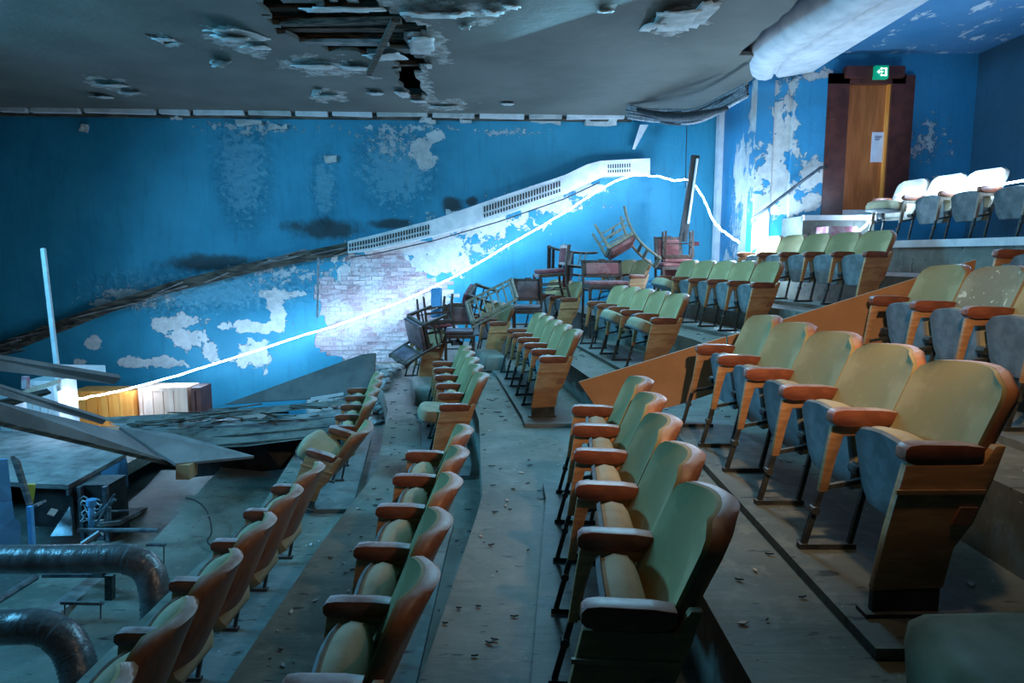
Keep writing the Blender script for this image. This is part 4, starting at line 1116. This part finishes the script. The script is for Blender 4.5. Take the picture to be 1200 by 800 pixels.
thing('dark_strut', MB().bar(at(35, 593, 5.9), at(38, 640, 5.9), .04), M['blue'], 'blue strut standing below the leaning dark board', 'strut')
thing('yellow_holder', MB().hexa([at(33, 590, 6.1), at(39, 590, 6.1), at(39, 588, 6.3), at(34, 588, 6.3), at(30, 568, 6.1), at(42, 568, 6.1), at(42, 566, 6.3), at(31, 566, 6.3)]), M['yellow'], 'small yellow plastic holder by the leaning dark board', 'holder')
thing('green_tray', MB().bar(at(36, 594, 6.05), at(49, 589, 6.05), .12, .02), M['steel'], 'small green-grey tray beneath the yellow holder', 'tray')
thing('triangular_panel', MB().slab([at(60, 629, 6.2), at(86, 628, 6.2), at(83, 594, 6.4)], .02), M['steel'], 'triangular grey metal sheet standing under the platform', 'panel')
thing('paper_scrap', MB().slab([at(55, 602, 6.1), at(60, 595, 6.2), at(68, 597, 6.2), at(63, 604, 6.1)], .01), M['white'], 'crumpled pale paper scrap under the platform', 'scrap')
# scaffold tubes
tubes = [((108, 607, 6.9), (135, 585, 6.9), .02, 'steel tube sloping up right from the standpipe'), ((110, 618, 6.8), (134, 579, 6.8), .012, 'thin rod crossing the sloping steel tube'),
         ((124, 599, 6.9), (150, 598, 7.1), .012, 'thin level rod right of the standpipe'), ((128, 594, 6.8), (128, 610, 6.8), .02, 'short upright tube stub right of the standpipe'),
         ((92, 621, 6.2), (186, 621, 6.2), .022, 'long level steel tube above the upper wrapped duct'), ((96, 638, 6.0), (117, 624, 6.1), .03, 'short blue-grey tube end above the upper duct'),
         ((-5, 705, 4.9), (42, 676, 5.3), .028, 'sloping tube end between the two wrapped ducts'), ((50, 674, 5.2), (128, 674, 5.3), .02, 'level tube just beneath the upper wrapped duct'),
         ((72, 706, 4.9), (121, 707, 4.9), .016, 'short level rod between the wrapped ducts'), ((76, 706, 4.9), (76, 722, 4.9), .006, 'thin pin hanging left under the short rod'), ((118, 704, 4.9), (118, 726, 4.9), .006, 'thin pin hanging right under the short rod'),
         ((172, 638, 5.5), (194, 638, 5.5), .014, 'short rod right of the upper duct bend'), ((192, 638, 5.5), (192, 662, 5.5), .006, 'thin hanging pin right of the upper duct bend')]
for a, b, r_, lb in tubes:
    thing('steel_tube', MB().tube([at(*a), at(*b)], r_, 8), M['steel'], lb, 'tube', 'scaffold tubes in the pit', 40)
stand = empty('trestle', (0, 0, 0), label='dark steel trestle post standing between the wrapped ducts', cat='trestle')
MB().bar(at(129, 673, 5.2), at(129, 726, 5.2), .06, .05).build('post', M['iron'], stand)
MB().bar(at(122, 672, 5.2), at(70, 668, 5.6), .04, .04).build('arm', M['iron'], stand)
thing('long_plank', MB().bar(at(128, 614, 7.0), at(176, 590, 8.6), .20, .04), M['plank'], 'pale plank lying in the pit behind the long level tube', 'plank')
thing('flat_beam', MB().bar(at(40, 735, 4.7), at(130, 668, 5.9), .16, .05), M['plank'], 'flat beam lying under the trestle between ducts', 'beam')
# wrapped ducts
def duct(path, r_, label, rib=.006):
    pts = spline(path, 14); n = len(pts)
    rads = [r_ * (1 + .03 * noise.noise(Vector((i * .9, r_ * 40, 0)))) + (rib if i % 2 else 0) * (1 if .5 < i / n < .95 else .1) for i in range(n)]
    o = empty('wrapped_duct', (0, 0, 0), label=label, cat='duct', group='wrapped ducts in the pit')
    mb = MB().tube(pts, r_, 24, rads=rads); mb.build('duct_sleeve', M['duct'], o, 'all')
    return o
def duct_mat():
    m, nt, b = nt_new('plastic_wrapped_duct')
    v = coord(nt)
    n = noi(nt, coord(nt, (3, 2, 3)), 3, 6, .6, .5)
    L(nt, mix(nt, smooth(nt, n, .4, .62), (.11, .12, .125), (.18, .19, .20)), b.inputs['Base Color'])
    b.inputs['Roughness'].default_value = .28; b.inputs['Metallic'].default_value = .25
    bump(nt, b, n, .6, .02); return m
M['duct'] = duct_mat()
Yd = 4.85
duct([at(-120, 655, Yd), at(0, 655, Yd), at(60, 655, Yd), at(120, 654, Yd), at(150, 655, Yd), at(172, 666, Yd), at(181, 690, Yd - .05), at(183, 725, Yd - .1), at(183, 780, Yd - .15)], .105, 'upper plastic-wrapped grey duct bending down at bottom left')
duct([at(-120, 735, 4.0), at(0, 735, 4.0), at(40, 734, 4.0), at(66, 742, 4.0), at(84, 762, 3.97), at(95, 800, 3.9), at(100, 850, 3.85)], .105, 'lower plastic-wrapped grey duct bending down at bottom left')
# hanging wire on the bare step
wp = [(218, 583, 6.9), (232, 588, 6.8), (243, 600, 6.6), (248, 622, 6.3), (243, 634, 6.2), (250, 641, 6.1)]
thing('loose_wire', MB().tube(spline([at(*p) for p in wp], 5), .008, 6), M['cable'], 'thin black wire curling over the bare step at left', 'wire', smooth='all')
wp = [(226, 618, 6.3), (232, 610, 6.4), (245, 604, 6.5)]
thing('loose_wire', MB().tube(spline([at(*p) for p in wp], 5), .006, 6), M['greycable'], 'short grey wire end on the bare step at left', 'wire', smooth='all')

# ------------------------------------------------------------------ rubble and litter
def lumps(n, box, zf, smin, smax, seed):
    rs = random.Random(seed); mb = MB()
    for i in range(n):
        x, y = rs.uniform(box[0], box[1]), rs.uniform(box[2], box[3]); s = rs.uniform(smin, smax)
        z = zf(x, y) + s * .3
        vs_ = []
        t = bmesh.ops.create_icosphere(mb.bm, subdivisions=1, radius=s)['verts']
        for v in t: v.co = Vector((v.co.x * rs.uniform(.6, 1.3), v.co.y * rs.uniform(.6, 1.3), v.co.z * .5)) + Vector((x, y, z))
    return mb
def tierz(x, y):
    z = -2.78
    for r_ in 'ABCDEF':
        if x > X(r_, y) + FR: z = FZ[r_] - .04
    return z
o = thing('rubble_pile', lumps(420, (-3.4, -1.9, 9.6, 12.2), lambda x, y: tierz(x, y) + .14 * max(0, 1 - ((x + 2.5) ** 2 + (y - 11) ** 2) / 1.4), .03, .11, 4), M['rubble'], 'pale plaster rubble piled at the foot of the brick patch', 'rubble'); o['kind'] = 'stuff'
thing('brick_fragment', MB().bar(at(458, 460, 10.2), at(468, 458, 10.2), .09, .05), M['board'], 'orange brick fragment lying before the rubble pile', 'fragment')
rs = random.Random(33); mb = MB()
for i in range(260):
    y = rs.uniform(1.6, 9.5); rr = rs.choice('ABCDE'); x = X(rr, y) + rs.uniform(-.55, -.2) if rs.random() < .5 else X(rr, y) + rs.uniform(.35, .5)
    if 4.8 < y < 6.2: x = rs.uniform(-2.3, 3)
    z = tierz(x, y) + .004; s = rs.uniform(.008, .028); a = rs.uniform(0, PI)
    c_, s_ = math.cos(a) * s, math.sin(a) * s
    mb.slab([(x - c_, y - s_, z), (x + s_ * .5, y - c_ * .5, z + .002), (x + c_, y + s_, z + .004), (x - s_ * .5, y + c_ * .5, z)], .004)
o = thing('litter', mb, M['flake'], 'scattered paint flakes and litter on the stepped floor', 'litter'); o['kind'] = 'stuff'

rs = random.Random(77); mb = MB()
for i in range(300):
    y = rs.uniform(1.8, 10.5); rr = rs.choice('ABBCCDE')
    x = X(rr, y) + rs.uniform(-.55, -.2) if rs.random() < .7 else X(rr, y) + rs.uniform(.32, .5)
    if rs.random() < .2: x = X('A', y) + rs.uniform(-1.5, -.7); y = min(y, 8.6)
    z = tierz(x, y) + .004; s_ = rs.uniform(.006, .026) * (.6 + y * .09); a = rs.uniform(-.5, .5)
    p, q = math.cos(a) * s_, math.sin(a) * s_
    mb.slab([(x - p, y - q, z), (x + q * .4, y - p * .35, z + .002), (x + p, y + q, z + .003), (x - q * .4, y + p * .3, z)], .006)
o = thing('floor_dirt', mb, M['black'], 'dark flecks of dirt and torn lino scattered along the steps', 'dirt'); o['kind'] = 'stuff'
